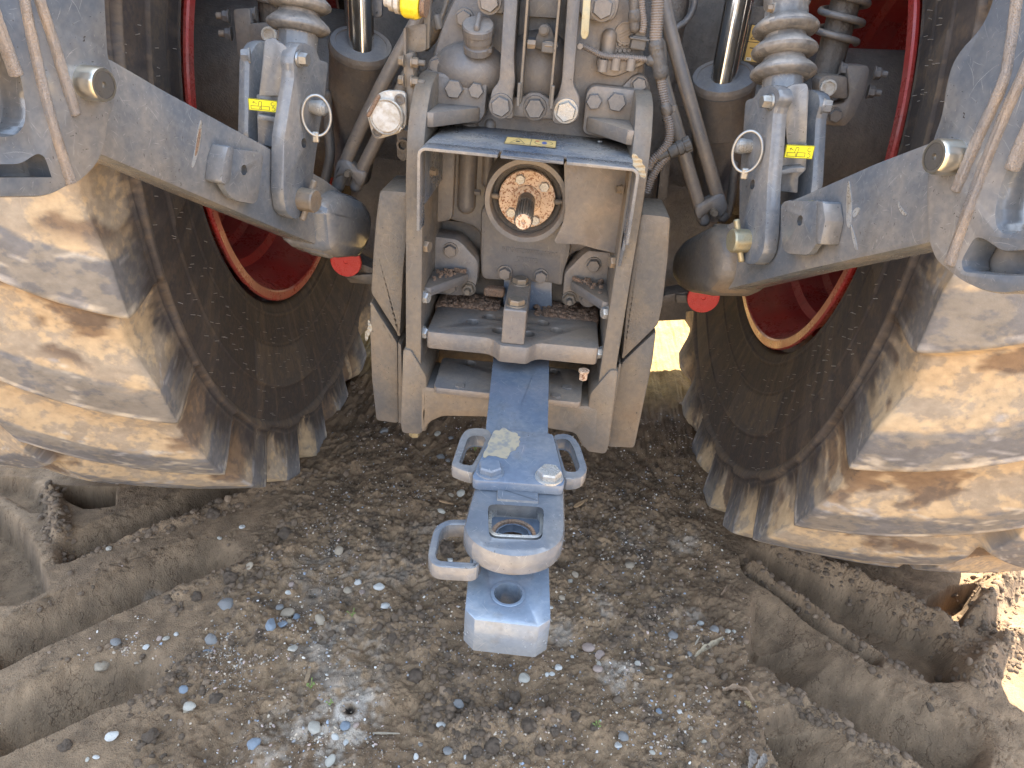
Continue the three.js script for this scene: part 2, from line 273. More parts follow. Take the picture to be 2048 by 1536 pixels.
// ---- hanger brackets above the shield, top-link yoke between them
for (const s of [-1, 1]) {
  const pts = s < 0 ? [[850, 142], [866, 144], [966, 157], [975, 168], [970, 232], [955, 249], [905, 247], [850, 236]] : [[1172, 184], [1186, 170], [1297, 182], [1304, 192], [1306, 288], [1250, 287], [1172, 270], [1164, 262]];
  const rib = slabM(s < 0 ? [[-.182, .14], [-.182, .0], [-.17, .004], [-.1, .113], [-.1, .14]] : [[.182, .14], [.182, .0], [.17, .004], [.1, .113], [.1, .14]], Y(.147), .026, { r: .008, bevel: .004 });
  const b = part('hanger_bracket', [slab(pts, Z(-.115), .06, { r: .014, bevel: .006 }), rib], M.cast);
  for (const [x, y, r] of s < 0 ? [[909, 177, .0175], [953, 180, .0145]] : [[1233, 203, .0175], [1188, 202, .0145]]) boltAt(b, at(x, y, 'z', -.114), ZP, r, .013, M.cast, rr(0, 1), 'bolt', false);
}
{
  const arms = [
    slab([[1007, out], [1007.7, 0], [1000, 127], [998, 164], [983, 180], [979, 213], [987, 231], [1010, 238], [1026, 239], [1026, 193], [1031, 166], [1028, 117], [1036, 0], [1038, out]], Z(-.085), .075, { r: .012, bevel: .004 }),
    slab([[1134, out], [1134, 0], [1126, 117], [1123, 166], [1114, 195], [1105, 205], [1104, 248], [1138, 250], [1157, 239], [1160, 195], [1150, 176], [1147, 166], [1153, 98], [1161, 0], [1163, out]], Z(-.085), .075, { r: .012, bevel: .004 }),
    slab([[1018, 196], [1046, 194], [1057, 185], [1081, 185], [1097, 197], [1112, 202], [1112, 240], [1018, 233]], Z(-.108), .05, { r: .008, bevel: .004 })];
  const y = part('top_link_yoke', arms, M.cast);
  boltAt(y, at(1002, 212, 'z', -.084), ZP, .0185, .014, M.cast, .2); boltAt(y, at(1070, 216, 'z', -.107), ZP, .0185, .014, M.cast, .6); boltAt(y, at(1132, 222, 'z', -.084), ZP, .0185, .014, M.silver, .9);
  for (const s of [-1, 1]) { part('guide_plate', [box(s * .027 - .0025 + .003, s * .027 + .0025 + .003, .165, .45, -.15, -.07, .002), box(s * .03 - .003 + .003, s * .03 + .003 + .003, .16, .2, -.075, -.062, .002)], M.castMuddy, y); }
  for (const s of [-1, 1]) boltAt(y, V(s * .022 + .003, .262, -.085), XP.clone().multiplyScalar(-s), .008, .014, M.castMuddy, 0, 'nut', false);
  part('locking_lever', slab([[1169, out], [1184, out], [1178, 70], [1172, 79], [1164, 78], [1161, 68]], Z(-.04), .012, { r: .006, bevel: .002 }), M.gold, tractor, 'pale yellow zinc plated lever');
}
// ---- drawbar frame: side plates, cross members, brackets
{
  const side = s => { const p = X(.212); return sided(s, slabM([[.25, .2], [.1, .2], [.045, .185], [0, .145], [-.022, .1], [-.03, .04], [-.03, -.3], [-.03, -.46], [-.02, -.5], [.25, -.5]], p, .032, { r: .02, bevel: .004 })); };
  const foot = s => sided(s, join([slabM([[.166, -.36], [.172, -.49], [.18, -.5], [.219, -.502], [.222, -.47], [.216, -.3], [.2, -.3]], Z(.036), .16, { r: .01, bevel: .004 })]));
  for (const s of [-1, 1]) {
    const f = part('frame_side_plate', [side(s), foot(s)], M.castMuddy);
    for (const [x, y] of s < 0 ? [[848, 500], [840, 617], [839, 690]] : [[1228, 536], [1214, 654], [1201, 728]]) { const q = at(x, y, 'x', s * .176); boltAt(f, V(s * .181, q.y, Math.min(q.z, .012)), V(-s, 0, .35), .0115, .013, y > 600 ? M.silver : M.castMuddy, .4); }
    if (s < 0) boltAt(f, at(829, 862, 'z', .0), V(0, -1, 0), .012, .012, M.gold, .2, 'bolt', false);
  }
  part('cross_beam', slab([[838, 772], [870, 776], [1000, 800], [1180, 812], [1200, 815], [1196, 880], [1184, 902], [1166, 898], [1150, 868], [1010, 845], [975, 836], [885, 834], [856, 848], [850, 868], [838, 860]], Z(.037), .12, { r: .012, bevel: .008 }), M.castMuddy);
  const sup = part('drawbar_support', slabM([[-.17, .1], [-.17, -.032], [-.045, -.032], [-.03, -.045], [-.022, -.06], [.034, -.06], [.042, -.045], [.055, -.033], [.172, -.033], [.172, .1], [.06, .13], [-.05, .13]], Y(-.258), .037, { r: .012, bevel: .003, holes: [[-.086, .038, .0135], [-.056, .071, .0135], [-.029, .008, .0135], [.058, .067, .0135], [.087, .037, .0135], [.03, .006, .0135]] }), M.cast);
  const clamp_ = part('clamp_bar', box(-.02, .025, -.258, -.185, -.12, .052, .004), M.cast);
  boltAt(clamp_, V(.0025, -.185, .025), YP, .0165, .012, M.castMuddy, .3); boltAt(clamp_, V(.0025, -.185, -.09), YP, .0165, .012, M.castMuddy, .8);
  const lp = part('lower_plate', slab([[885, 714], [868, 770], [872, 775], [1162, 806], [1166, 745], [1150, 738]], Y(-.366), .014, { r: .012, bevel: .002, holes: [{ c: [941, 726], r: .0125 }, { c: [995, 742], r: .0125 }, { c: [1108, 742], r: .0125 }] }), M.cast);
  for (const [x, y] of [[920, 772], [1112, 792], [1134, 775]]) boltAt(lp, at(x, y, 'y', -.366), YP, .011, .003, M.cast, 0, 'screw', false);
  boltAt(lp, at(1168, 741, 'y', -.31), V(0, -1, 0), .009, .02, M.rust, 0, 'bolt');
  part('drawbar_tail', slab([[1008, 545], [1104, 560], [1104, 632], [1006, 610]], Z(-.15), .02, { r: .004 }), M.bar);
  part('spacer', box(-.075, -.03, -.235, -.215, -.145, -.12, .006), M.rustDark, tractor, 'yellow brown spacer block');
  // lower gusset brackets with bolts and ribs
  for (const s of [-1, 1]) {
    const pts = s < 0 ? [[845, 472], [864, 472], [914, 478], [928, 490], [957, 523], [955, 560], [947, 592], [905, 592], [866, 588], [845, 575]] : [[1250, 506], [1232, 506], [1178, 501], [1166, 508], [1129, 546], [1124, 598], [1160, 606], [1240, 620]];
    const p2 = s < 0 ? [[-.182, .1], [-.182, .0], [-.17, .0], [-.104, .1]] : [[.182, .1], [.182, .0], [.17, .0], [.104, .1]];
    const b = part('gusset_bracket', [slab(pts, Z(-.118), .06, { r: .01, bevel: .005 }), slabM(p2, Y(s < 0 ? -.178 : -.172), .02, { r: .008, bevel: .004 })], M.cast);
    for (const [x, y, r] of s < 0 ? [[901, 500, .0135], [899, 572, .0165]] : [[1187, 529, .0135], [1177, 597, .0165]]) boltAt(b, at(x, y, 'z', -.117), ZP, r, .012, M.cast, rr(0, 1));
    const n = at(s < 0 ? 937 : 1139, s < 0 ? 577 : 597, 'z', -.117); boltAt(b, n, ZP, .0135, .012, M.castMuddy, .4, 'nut'); part('stud', turned([[.0065, 0], [.0065, .024], [.0055, .026], [0, .026]], n, ZP, 14), M.castMuddy, b);
  }
  part('frame_ledge', [slabM([[-.178, .2], [-.178, .1], [.178, .1], [.178, .2]], Y(-.285), .03), slabM([[-.2, -.46], [-.2, -.1], [.2, -.1], [.2, -.46]], Z(-.2), .05)], M.castMuddy);
}
{
  const l = []; for (let i = 0; i < 420; i++) { const g = new THREE.IcosahedronGeometry(rr(.002, .008), 0); g.scale(1, .6, 1); g.rotateY(rr(0, 6)); const s = rnd() < .5 ? -1 : 1; g.translate(s * rr(.04, .17), -.258 + rr(-.002, .004), rr(-.17, -.1)); l.push(g); }
  for (let i = 0; i < 90; i++) { const g = new THREE.IcosahedronGeometry(rr(.002, .006), 0); const s = rnd() < .5 ? -1 : 1; const dx = rr(.112, .172); g.translate(s * dx, (s < 0 ? -.178 : -.172) + rr(-.001, .002), mix(-.112, -.112 + Math.max(0, dx - .11) * 1.3, rnd())); l.push(g); }
  const m = part('caked_dirt', [...l.map(boxUV), slabM([[-.176, .19], [-.176, .098], [-.04, .1], [-.05, .19]], Y(-.257), .03, { r: .012 }), slabM([[.06, .19], [.05, .1], [.176, .098], [.176, .19]], Y(-.257), .03, { r: .012 })], M.rustDark); m.userData.kind = 'stuff';
}
// ---- casting numbers on the bib (raised)
const { FontLoader } = await import('three/addons/loaders/FontLoader.js'); const { TextGeometry } = await import('three/addons/geometries/TextGeometry.js');
const font = await new FontLoader().loadAsync('fonts/droid/droid_sans_bold.typeface.json');
{
  const l = [];
  for (const [t, x, y, h] of [['HPOMOWMMAHM', 1004, 497, .0095], ['ZR8802', 1033, 517, .0095], ['M', 1043, 534, .0095]]) { const g = new TextGeometry(t, { font, size: h, depth: .0022, curveSegments: 3, bevelEnabled: false }); const c = at(x, y, 'z', -.1352); g.deleteAttribute('uv'); g.rotateZ(-.02); g.translate(c.x, c.y - h / 2, c.z); l.push(boxUV(g)); }
  part('casting_number', l, M.cast);
}
// ---- PTO: housing ring, seal, flange, splined shaft
{
  const c = V(.003, -.005, 0), mv = (z) => V(c.x, c.y, z);
  const ring = part('pto_ring', turned([[.088, -.12], [.082, -.012], [.079, 0], [.07, 0], [.068, -.004], [.067, -.05], [.05, -.052], [0, -.052]], mv(-.048), ZP, 64), M.cast);
  part('oil_seal', turned([[.0665, 0], [.0665, .02], [.062, .022], [.057, .016], [.056, 0]], mv(-.092), ZP, 56), M.black, ring);
  const fl = part('pto_flange', turned([[.0545, 0], [.0545, .022], [.053, .0235], [.028, .0235], [.026, .029], [.02, .034], [0, .034]], mv(-.088), ZP, 56), M.rust, tractor, 'round rusty flange');
  for (const [x, y] of [[1041, 358], [1089, 373], [1022.5, 424], [1070, 440]]) boltAt(fl, at(x, y, 'z', -.066), ZP, .0098, .009, M.silver, rr(0, 1), 'bolt', false);
  const sh = new THREE.Shape(), nT = 20; for (let i = 0; i < nT * 4; i++) { const a = i / (nT * 4) * Math.PI * 2, r = (i % 4) < 2 ? .0168 : .0143; const p = [Math.cos(a) * r, Math.sin(a) * r]; i ? sh.lineTo(...p) : sh.moveTo(...p); } sh.closePath();
  const tip = at(1046.5, 442, 'z', .072), base = mv(-.062), d = tip.clone().sub(base), L = d.length(); const sg = new THREE.ExtrudeGeometry(sh, { depth: L * .68, bevelEnabled: true, bevelThickness: .004, bevelSize: .0025, bevelOffset: -.0025, bevelSegments: 2 }); sg.deleteAttribute('uv'); sg.rotateX(-Math.PI / 2); sg.translate(0, L * .32, 0);
  const shaft = part('pto_shaft', [boxUV(orient(sg, base, d)), turned([[.0165, 0], [.0165, L * .34], [0, L * .34]], base, d, 40)], M.castMuddy);
  part('shaft_end', turned([[.0135, 0], [.0135, .0052], [.004, .0052], [.003, .001], [0, .001]], base.clone().addScaledVector(d.clone().normalize(), L), d, 30), M.rust, shaft, 'rusty end face with a centre hole');
  for (const s of [-1, 1]) part('stop_pin', turned([[.0052, 0], [.0052, .014], [.004, .0155], [0, .0155]], V(c.x + s * .068, c.y + .002, -.062), V(-s, 0, .25), 16), M.castMuddy, ring);
}
// ---- PTO shield: bent sheet with two slots, side panel hanging on the right, warning label
{
  const prof = (x0, x1, yl, yr, t = .0055) => { // open U seen from behind, walls t thick
    const s = new THREE.Shape(), R = .016; s.moveTo(x0, yl); s.lineTo(x0, .107 - R); s.quadraticCurveTo(x0, .107, x0 + R, .107); s.lineTo(x1 - R, .104); s.quadraticCurveTo(x1, .104, x1, .104 - R); s.lineTo(x1, yr); s.lineTo(x1 - t, yr); s.lineTo(x1 - t, .104 - R); s.quadraticCurveTo(x1 - t, .104 - t, x1 - R, .104 - t); s.lineTo(x0 + R, .107 - t); s.quadraticCurveTo(x0 + t, .107 - t, x0 + t, .107 - R); s.lineTo(x0 + t, yl); s.closePath(); return s; };
  const g = [boxUV(ontoPlane(extr(prof(-.178, .19, .0, -.05), .205, .0012), Z(.055)))];
  const half = (x0, x1, low, dir) => { const t = .0055, R = .016, s = new THREE.Shape(); const yo = x => .107 - .003 * (x + .178) / .368; if (dir < 0) { s.moveTo(x0, low); s.lineTo(x0, .107 - R); s.quadraticCurveTo(x0, .107, x0 + R, .107); s.lineTo(x1, yo(x1)); s.lineTo(x1, yo(x1) - t); s.lineTo(x0 + R, .107 - t); s.quadraticCurveTo(x0 + t, .107 - t, x0 + t, .107 - R); s.lineTo(x0 + t, low); } else { s.moveTo(x0, yo(x0)); s.lineTo(x1 - R, .104); s.quadraticCurveTo(x1, .104, x1, .104 - R); s.lineTo(x1, low); s.lineTo(x1 - t, low); s.lineTo(x1 - t, .104 - R); s.quadraticCurveTo(x1 - t, .104 - t, x1 - R, .104 - t); s.lineTo(x0, yo(x0) - t); } s.closePath(); return boxUV(ontoPlane(extr(s, .045, .0012), Z(.0995))); };
  g.push(half(-.178, -.045, -.035, -1), half(.069, .19, -.025, 1)); const mid = [[-.04, .1059], [.064, .105], [.064, .0995], [-.04, .1004]]; g.push(slabM(mid, Z(.0995), .045, { r: .0005, bevel: .001 }));
  g.push(slabM([[-.055, -.02], [-.03, -.092], [.06, -.09], [.06, -.02]], X(.19), .0055, { r: .01, bevel: .001 }));
  const s = part('pto_shield', g, M.shield);
  part('shield_panel', slab([[1128, 322], [1130, 425], [1125, 448], [1108, 482], [1112, 487], [1160, 489], [1190, 498], [1236, 508], [1250, 440], [1262, 330]], Z(-.028), .005, { r: .008, bevel: .0012 }), M.cast, s);
  boltAt(s, at(1243, 379, 'z', .0), V(-1, 0, .3), .0075, .01, M.castMuddy, .3); boltAt(s, at(864, 343, 'z', .0), V(1, 0, .3), .0075, .01, M.castMuddy, .3); boltAt(s, at(1200, 284, 'y', .106), YP, .005, .0025, M.silver, 0, 'rivet', false);
  const cv = document.createElement('canvas'); cv.width = 256; cv.height = 64; const k = cv.getContext('2d'); k.fillStyle = '#c9a765'; k.fillRect(0, 0, 256, 64); k.strokeStyle = '#3a352c'; k.lineWidth = 3; k.strokeRect(2, 2, 252, 60); k.beginPath(); k.moveTo(128, 2); k.lineTo(128, 62); k.stroke(); k.beginPath(); k.moveTo(64, 10); k.lineTo(100, 54); k.lineTo(28, 54); k.closePath(); k.stroke(); k.fillStyle = '#3a352c'; k.fillRect(54, 32, 20, 12); k.beginPath(); k.ellipse(192, 32, 44, 20, 0, 0, 7); k.stroke(); k.fillStyle = '#3f4f86'; k.beginPath(); k.arc(196, 32, 13, 0, 7); k.fill(); k.fillStyle = '#a8452c'; k.fillRect(150, 14, 18, 10); k.fillStyle = 'rgba(150,140,125,.35)'; for (let i = 0; i < 60; i++) k.fillRect(rnd() * 256, rnd() * 64, 14 * rnd(), 6 * rnd());
  const t = new THREE.CanvasTexture(cv); t.colorSpace = THREE.SRGBColorSpace;
  const a = at(1014, 269, 'y', .111), b = at(1114, 279, 'y', .111), d = at(1112, 292, 'y', .111), dg = new THREE.BoxGeometry(b.x - a.x, .0008, Math.abs(d.z - b.z)); dg.translate((a.x + b.x) / 2, .1072, (b.z + d.z) / 2 - .005);
  part('warning_label', dg, new THREE.MeshStandardMaterial({ map: t, roughness: .6 }), s, 'worn yellow warning label with a triangle and a turning shaft');
}
// ---- sway pads on both sides of the frame
for (const s of [-1, 1]) {
  const up = s < 0 ? [[759, 380], [818, 384], [814, 470], [807, 540], [800, 678], [741, 586], [746, 500], [751, 440]] : [[1282, 427], [1342, 434], [1336, 525], [1325, 614], [1317, 650], [1243, 722], [1252, 620], [1270, 500]];
  const lo = s < 0 ? [[740, 600], [795, 686], [797, 848], [752, 842], [743, 760], [739, 660]] : [[1313, 660], [1305, 726], [1269, 897], [1214, 895], [1228, 800], [1243, 726]];
  const pl = [{ o: V(0, 0, -.012), ...{ u: V(1, 0, 0), v: V(0, 1, 0), n: V(0, 0, 1) } }][0];
  part('sway_pad', slab(up, pl, .13, { r: .009, bevel: .005 }), M.castMuddy); part('sway_pad', slab(lo, shift(pl, -.008), .12, { r: .009, bevel: .005 }), M.castMuddy);
  part('sunlit_gap_strip', slab(s < 0 ? [[796, 684], [802, 690], [806, 848], [797, 846]] : [[1238, 728], [1243, 728], [1216, 893], [1210, 893]], Z(-.016), .1, { r: .001, bevel: .0005 }), M.castMuddy, tractor, 'thin strip standing in for the sunlit gap beside the frame');  // solid strip in place of sunlight showing through the gap
}
// ---- drawbar, pick-up hitch on it
{
  const yb = -.318;
  const bl = at(985, 728, 'y', yb), br = at(1103, 728, 'y', yb), fl = at(932, 1228, 'y', yb), fr = at(1098, 1238, 'y', yb);
  const dirL = fl.clone().sub(bl).normalize(), nx = V(dirL.z, 0, -dirL.x);
  const L = (p, a) => [p.x + dirL.x * a, -(p.z + dirL.z * a)];
  const c = at(1016, 1189, 'y', yb);
  const barG = slabM([L(bl, -.16), L(fl, -.17), L(fr, -.17), L(br, -.16)], Y(yb), .046, { r: .002, bevel: .002 });
  const x0 = fl.x - .002, x1 = fr.x + .002, zf = (fl.z + fr.z) / 2 + .012, ch = .014;
  const slope = (fl.x - bl.x) / (fl.z - bl.z);
  const blk = slabM([[x0 - slope * .2, -(zf - .2)], [x0, -(zf - ch)], [x0 + ch, -zf], [x1 - ch, -zf], [x1, -(zf - ch)], [x1 - slope * .2, -(zf - .2)]], Y(yb + .0015), .054, { r: .001, bevel: .0016, holes: [[c.x, -c.z, .0188]] });
  const db = part('drawbar', barG, M.bar, tractor, 'blue-grey painted steel drawbar'); part('bar_end', blk, M.barEnd, db, 'thick worn end of the drawbar with chamfered corners and a pin hole');
  part('pin_bush', turned([[.0187, -.05], [.0187, .0005], [.0215, .0012], [.022, .0016], [.0212, .002], [.0178, .0018], [.0178, -.05]], V(c.x, yb + .0005, c.z), YP, 40), M.barEnd, db);
  // hitch body
  const ty = -.248, bp = Y(ty);
  const bodyPts = [[950, 966], [1129, 976], [1131, 1050], [1127, 1074], [1110, 1094], [1075, 1108], [1030, 1112], [985, 1104], [950, 1086], [932, 1065], [928, 1048], [938, 1008]];
  const sh = smoothTop(bodyPts, bp);
  function smoothTop(p, pl) { const q = flat(p, pl); const s = new THREE.Shape(); s.moveTo(q[0].x, q[0].y); s.lineTo(q[1].x, q[1].y); s.lineTo(q[2].x, q[2].y); const c = new THREE.SplineCurve(q.slice(2, 11)).getPoints(40); c.forEach(v => s.lineTo(v.x, v.y)); s.lineTo(q[11].x, q[11].y); s.closePath(); return s; }
  sh.holes.push(rounded(flat([[964, 1000], [1100, 1008], [1096, 1090], [966, 1084]], bp), .02, THREE.Path));
  const body = part('pickup_hitch', [boxUV(ontoPlane(extr(sh, .035, .0075), bp))], M.paint, tractor, 'blue-grey cast pick-up hitch with a rounded nose');
  part('hitch_base', slab([[955, 970], [1122, 978], [1112, 1060], [1080, 1085], [985, 1080], [945, 1050]], Y(ty - .034), .036, { r: .01, holes: [{ c: [1027, 1050], r: .028 }] }), M.bar, body);
  const fp = Y(ty - .027); const inner = rounded(flat([[960, 985], [1108, 992], [1104, 1100], [952, 1092]], fp), .006); const cc = hit(1027, 1072, fp); { const k = new THREE.Path(); k.absarc(cc.x, -cc.z, .0235, 0, 7, true); inner.holes.push(k); }
  part('pocket_floor', boxUV(ontoPlane(extr(inner, .012, .001), fp)), M.bar, body);
  const sq = rounded(flat([[976, 1026], [1086, 1031], [1084, 1090], [975, 1085]], fp), .016), sqi = rounded(flat([[982, 1031], [1080, 1036], [1079, 1086], [980, 1081]], fp), .013, THREE.Path); sq.holes.push(sqi);
  part('pocket_rim', boxUV(ontoPlane(extr(sq, .012, .001), shift(fp, .011))), M.silver, body);
  part('rusty_ring', turned([[.0245, -.03], [.0245, .004], [.029, .004], [.03, 0], [.03, -.03]].map(q => q), V(cc.x, fp.o.y, cc.z), YP, 40), M.rustDark, body, 'rusty bore ring at the bottom of the pocket');
  part('pin_head', box(cc.x - .017, cc.x + .017, fp.o.y - .05, fp.o.y - .012, cc.z - .017, cc.z + .012, .004), M.castMuddy, body);
  part('tongue', slab([[994, 974], [1077, 981], [1077, 1003], [994, 997]], Y(ty + .004), .03, { r: .002, bevel: .0025 }), M.paint, body);
  const tp = Y(ty + .0165);
  const plate = part('hitch_plate', slab([[988, 857], [1106, 867], [1130, 962], [1127, 971], [1118, 972], [954, 961], [946, 957], [945, 950]], tp, .016, { r: .006, bevel: .002 }), M.bar);
  boltAt(plate, hit(980, 943, tp), YP, .0165, .012, M.bar, .2); boltAt(plate, hit(1098, 954, tp), YP, .0165, .012, M.silver, .5);
  const paint = smoothShape(flat(((l) => l.flatMap((p, i) => { const q = l[(i + 1) % l.length]; return [0, .25, .5, .75].map(t => [mix(p[0], q[0], t) + rr(-2.4, 2.4) * (t ? 1 : .3), mix(p[1], q[1], t) + rr(-2.4, 2.4) * (t ? 1 : .3)]); }))([[989, 861], [1012, 857], [1036, 868], [1041, 883], [1033, 895], [1020, 905], [1013, 917], [990, 912], [967, 913], [975, 888]]), shift(tp, .0006)));
  part('bare_patch', boxUV(ontoPlane(extr(paint, .0006, 0), shift(tp, .0007))), new THREE.MeshStandardMaterial({ map: rep(tex((u, v) => { const a = pf(u, v, 12, 5, 501); return lerp3([146, 134, 112], [112, 110, 106], clamp((a - .5) * 4)); }, true, 256), .12), roughness: .8 }), plate, 'pale patch where the paint has worn off');
  const loop = (o, i, pl, t, extra) => { const s = rounded(flat(o, pl), .016); s.holes.push(rounded(flat(i, pl), .01, THREE.Path)); return part('handle', boxUV(ontoPlane(extr(s, t, .0025), pl)), M.paint, tractor, extra); };
  loop([[902, 930], [921, 872], [932, 858], [952, 854], [975, 857], [984, 866], [972, 905], [955, 938], [945, 946], [918, 938]], [[914, 926], [932, 876], [944, 869], [970, 871], [975, 880], [962, 908], [946, 934], [924, 931]], Y(ty + .006), .02);
  loop([[1106, 868], [1132, 866], [1146, 871], [1160, 888], [1176, 938], [1166, 953], [1150, 958], [1128, 958]], [[1108, 877], [1131, 876], [1142, 881], [1151, 896], [1164, 934], [1157, 946], [1128, 946]], Y(ty + .006), .02);
  loop([[960, 1037], [895, 1038], [874, 1049], [866, 1062], [855, 1108], [862, 1126], [876, 1134], [960, 1139]], [[960, 1049], [896, 1050], [885, 1056], [880, 1067], [871, 1109], [877, 1120], [960, 1125]], Y(ty - .028), .022);
}
// ---- lower links, lift rods with their clevis, hooks at the outer ends
const nL = V(.978, 0, .209), nR = V(-.978, 0, .209);
const yellowDecal = (() => { const cv = document.createElement('canvas'); cv.width = 256; cv.height = 112; const k = cv.getContext('2d'); k.fillStyle = '#e3d21c'; k.fillRect(0, 0, 256, 112); k.strokeStyle = '#2b2a22'; k.lineWidth = 4; k.strokeRect(3, 3, 250, 106); k.strokeRect(22, 66, 90, 30); k.strokeRect(112, 62, 70, 34); k.beginPath(); k.moveTo(96, 18); k.lineTo(84, 66); k.moveTo(96, 18); k.lineTo(118, 22); k.lineTo(112, 66); k.moveTo(40, 30); k.lineTo(74, 44); k.moveTo(40, 30); k.lineTo(44, 46); k.moveTo(40, 30); k.lineTo(56, 26); k.stroke(); k.beginPath(); k.arc(104, 84, 8, 0, 7); k.stroke(); k.beginPath(); k.arc(215, 34, 16, .6, 5.2); k.stroke(); k.beginPath(); k.arc(215, 84, 16, 4, 8.6); k.stroke(); k.beginPath(); k.moveTo(215, 50); k.lineTo(215, 68); k.stroke(); const t = new THREE.CanvasTexture(cv); t.colorSpace = THREE.SRGBColorSpace; return new THREE.MeshStandardMaterial({ map: t, roughness: .5 }); })();
for (const s of [-1, 1]) {
  const n = s < 0 ? nL : nR, P = d => planeAt(n.clone().multiplyScalar(d), n), side = s < 0 ? 'left' : 'right';
  const armP = P(-.4), clP = P(-.372);
  // link beam
  const arm = part('lower_link', slab(s < 0 ? [[150, 85], [225, 118], [330, 180], [545, 298], [650, 358], [735, 420], [738, 480], [720, 515], [690, 512], [600, 477], [400, 394], [205, 312], [150, 290]]
    : [[1950, 240], [1880, 275], [1750, 325], [1600, 392], [1470, 440], [1370, 490], [1350, 560], [1375, 583], [1420, 588], [1600, 543], [1850, 489], [1950, 460]], armP, .06, { r: .012, bevel: .006 }), M.paint);
  part('ball_housing', slab(s < 0 ? [[655, 420], [668, 398], [690, 383], [735, 399], [753, 432], [748, 484], [728, 517], [692, 520], [662, 505]] : [[1425, 452], [1412, 448], [1362, 476], [1340, 506], [1335, 552], [1355, 583], [1410, 592], [1438, 560], [1444, 500]], shift(armP, .032), .12, { r: .02, bevel: .026, crease: 1 }), s < 0 ? M.paint : M.castMuddy, arm);
  part('weld_collar', slab(s < 0 ? [[640, 395], [668, 388], [676, 480], [668, 520], [648, 508]] : [[1424, 446], [1438, 450], [1448, 500], [1424, 592], [1412, 590], [1432, 520]], shift(armP, .008), .05, { r: .01, bevel: .005 }), s < 0 ? M.paint : M.castMuddy, arm);
  // bolted-on plate with a hole and a folded edge
  const bp = shift(armP, .02);
  part('link_plate', [slab(s < 0 ? [[460, 296], [470, 297], [520, 303], [529, 312], [517, 400], [509, 409], [478, 404], [461, 395], [444, 368], [446, 330]] : [[1566, 403], [1575, 400], [1640, 401], [1645, 440], [1640, 486], [1632, 488], [1618, 508], [1610, 511], [1574, 508], [1562, 496], [1560, 415]], bp, .012, { r: .008, bevel: .003, holes: [{ c: s < 0 ? [488, 340] : [1600, 441], r: .011 }] }),
    slab(s < 0 ? [[458, 291], [470, 296], [462, 362], [452, 371], [443, 365], [449, 320]] : [[1632, 402], [1645, 402], [1650, 440], [1640, 490], [1630, 488]], shift(bp, .01), .03, { r: .004, bevel: .003 })], M.paint, arm);
  const mark = (pts, mat, name, label, lift = .0008) => part(name, boxUV(ontoPlane(extr(smoothShape(flat(pts, shift(armP, lift))), .0008, 0), shift(armP, lift))), mat, arm, label);
  if (s < 0) { mark([[402, 240], [403, 262], [398, 300], [388, 332], [384, 330], [391, 296], [396, 262]], M.silver, 'scratch', 'pale gouge in the paint'); mark([[400, 258], [401, 270], [396, 300], [391, 312], [393, 292]], M.rustDark, 'rust_mark', 'rusty middle of the gouge', .0016); }
  else { mark([[1697, 362], [1702, 395], [1703, 430], [1699, 455], [1693, 445], [1692, 405]], M.silver, 'scratch', 'pale scratches in the paint'); mark([[1702, 450], [1709, 472], [1714, 497], [1710, 498], [1704, 474]], M.silver, 'scratch'); mark([[1706, 422], [1714, 415], [1719, 418], [1712, 432], [1706, 434]], M.silver, 'scratch'); mark([[1796, 402], [1800, 412], [1812, 428], [1806, 430], [1797, 416]], M.silver, 'scratch'); }
  // clevis plates of the lift rod
  const cl = part('lift_rod', [
    slab(s < 0 ? [[596, 88], [612, 85], [634, 98], [639, 119], [659, 124], [651, 195], [639, 270], [628, 348], [626, 404], [612, 430], [590, 441], [573, 426], [567, 387], [569, 277], [577, 228], [590, 150], [586, 120]]
      : [[1489, 200], [1507, 195], [1518, 175], [1542, 168], [1556, 178], [1560, 196], [1546, 219], [1541, 289], [1534, 371], [1531, 461], [1526, 505], [1511, 529], [1490, 530], [1476, 510], [1476, 469], [1478, 352], [1484, 273]], clP, .026, { r: .012, bevel: .004, holes: [{ c: s < 0 ? [608, 286] : [1505, 369], r: .0125 }] }),
    slab(s < 0 ? [[517, 82], [580, 82], [592, 300], [575, 430], [520, 350], [496, 275], [500, 110]] : [[1560, 182], [1620, 178], [1637, 187], [1640, 210], [1631, 235], [1624, 370], [1600, 480], [1540, 480], [1545, 250]], shift(clP, -.1), .022, { r: .014, bevel: .004 })], M.paint);
  // sleeve joining the plates, bellows and rod above it
  const midP = shift(clP, -.06), b0 = s < 0 ? hit(594, 112, midP) : hit(1563, 205, midP), b1 = s < 0 ? hit(602, -60, midP) : hit(1572, 40, midP), dir = b1.clone().sub(b0).normalize();
  part('rod_sleeve', turned([[.036, -.05], [.04, -.03], [.04, .0], [.034, .012], [.034, .05], [0, .05]], b0, dir, 30), M.paint, cl);
  const bel = [[.033, 0]]; const rings = s < 0 ? 6 : 3; for (let i = 0; i < rings; i++) bel.push([.034, .02 + i * .036], [.045, .021 + i * .036], [.0535, .027 + i * .036], [.055, .032 + i * .036], [.053, .036 + i * .036], [.044, .044 + i * .036], [.036, .05 + i * .036]);
  const bTop = .02 + rings * .036 + .01; bel.push([.035, bTop], [.038, bTop + .006], [.038, bTop + .03], [.035, bTop + .034], [.035, bTop + .2], [0, bTop + .2]);
  part('bellows', turned(bel, b0.clone().addScaledVector(dir, .018), dir, 40, .9), M.bellow, cl);
  if (s > 0) boltAt(cl, hit(1545, 17, shift(midP, .04)), n, .006, .01, M.castMuddy, 0, 'grease_nipple');
  // lock strap between the plates: bent sheet with a label
  const z0 = .04, st = [];
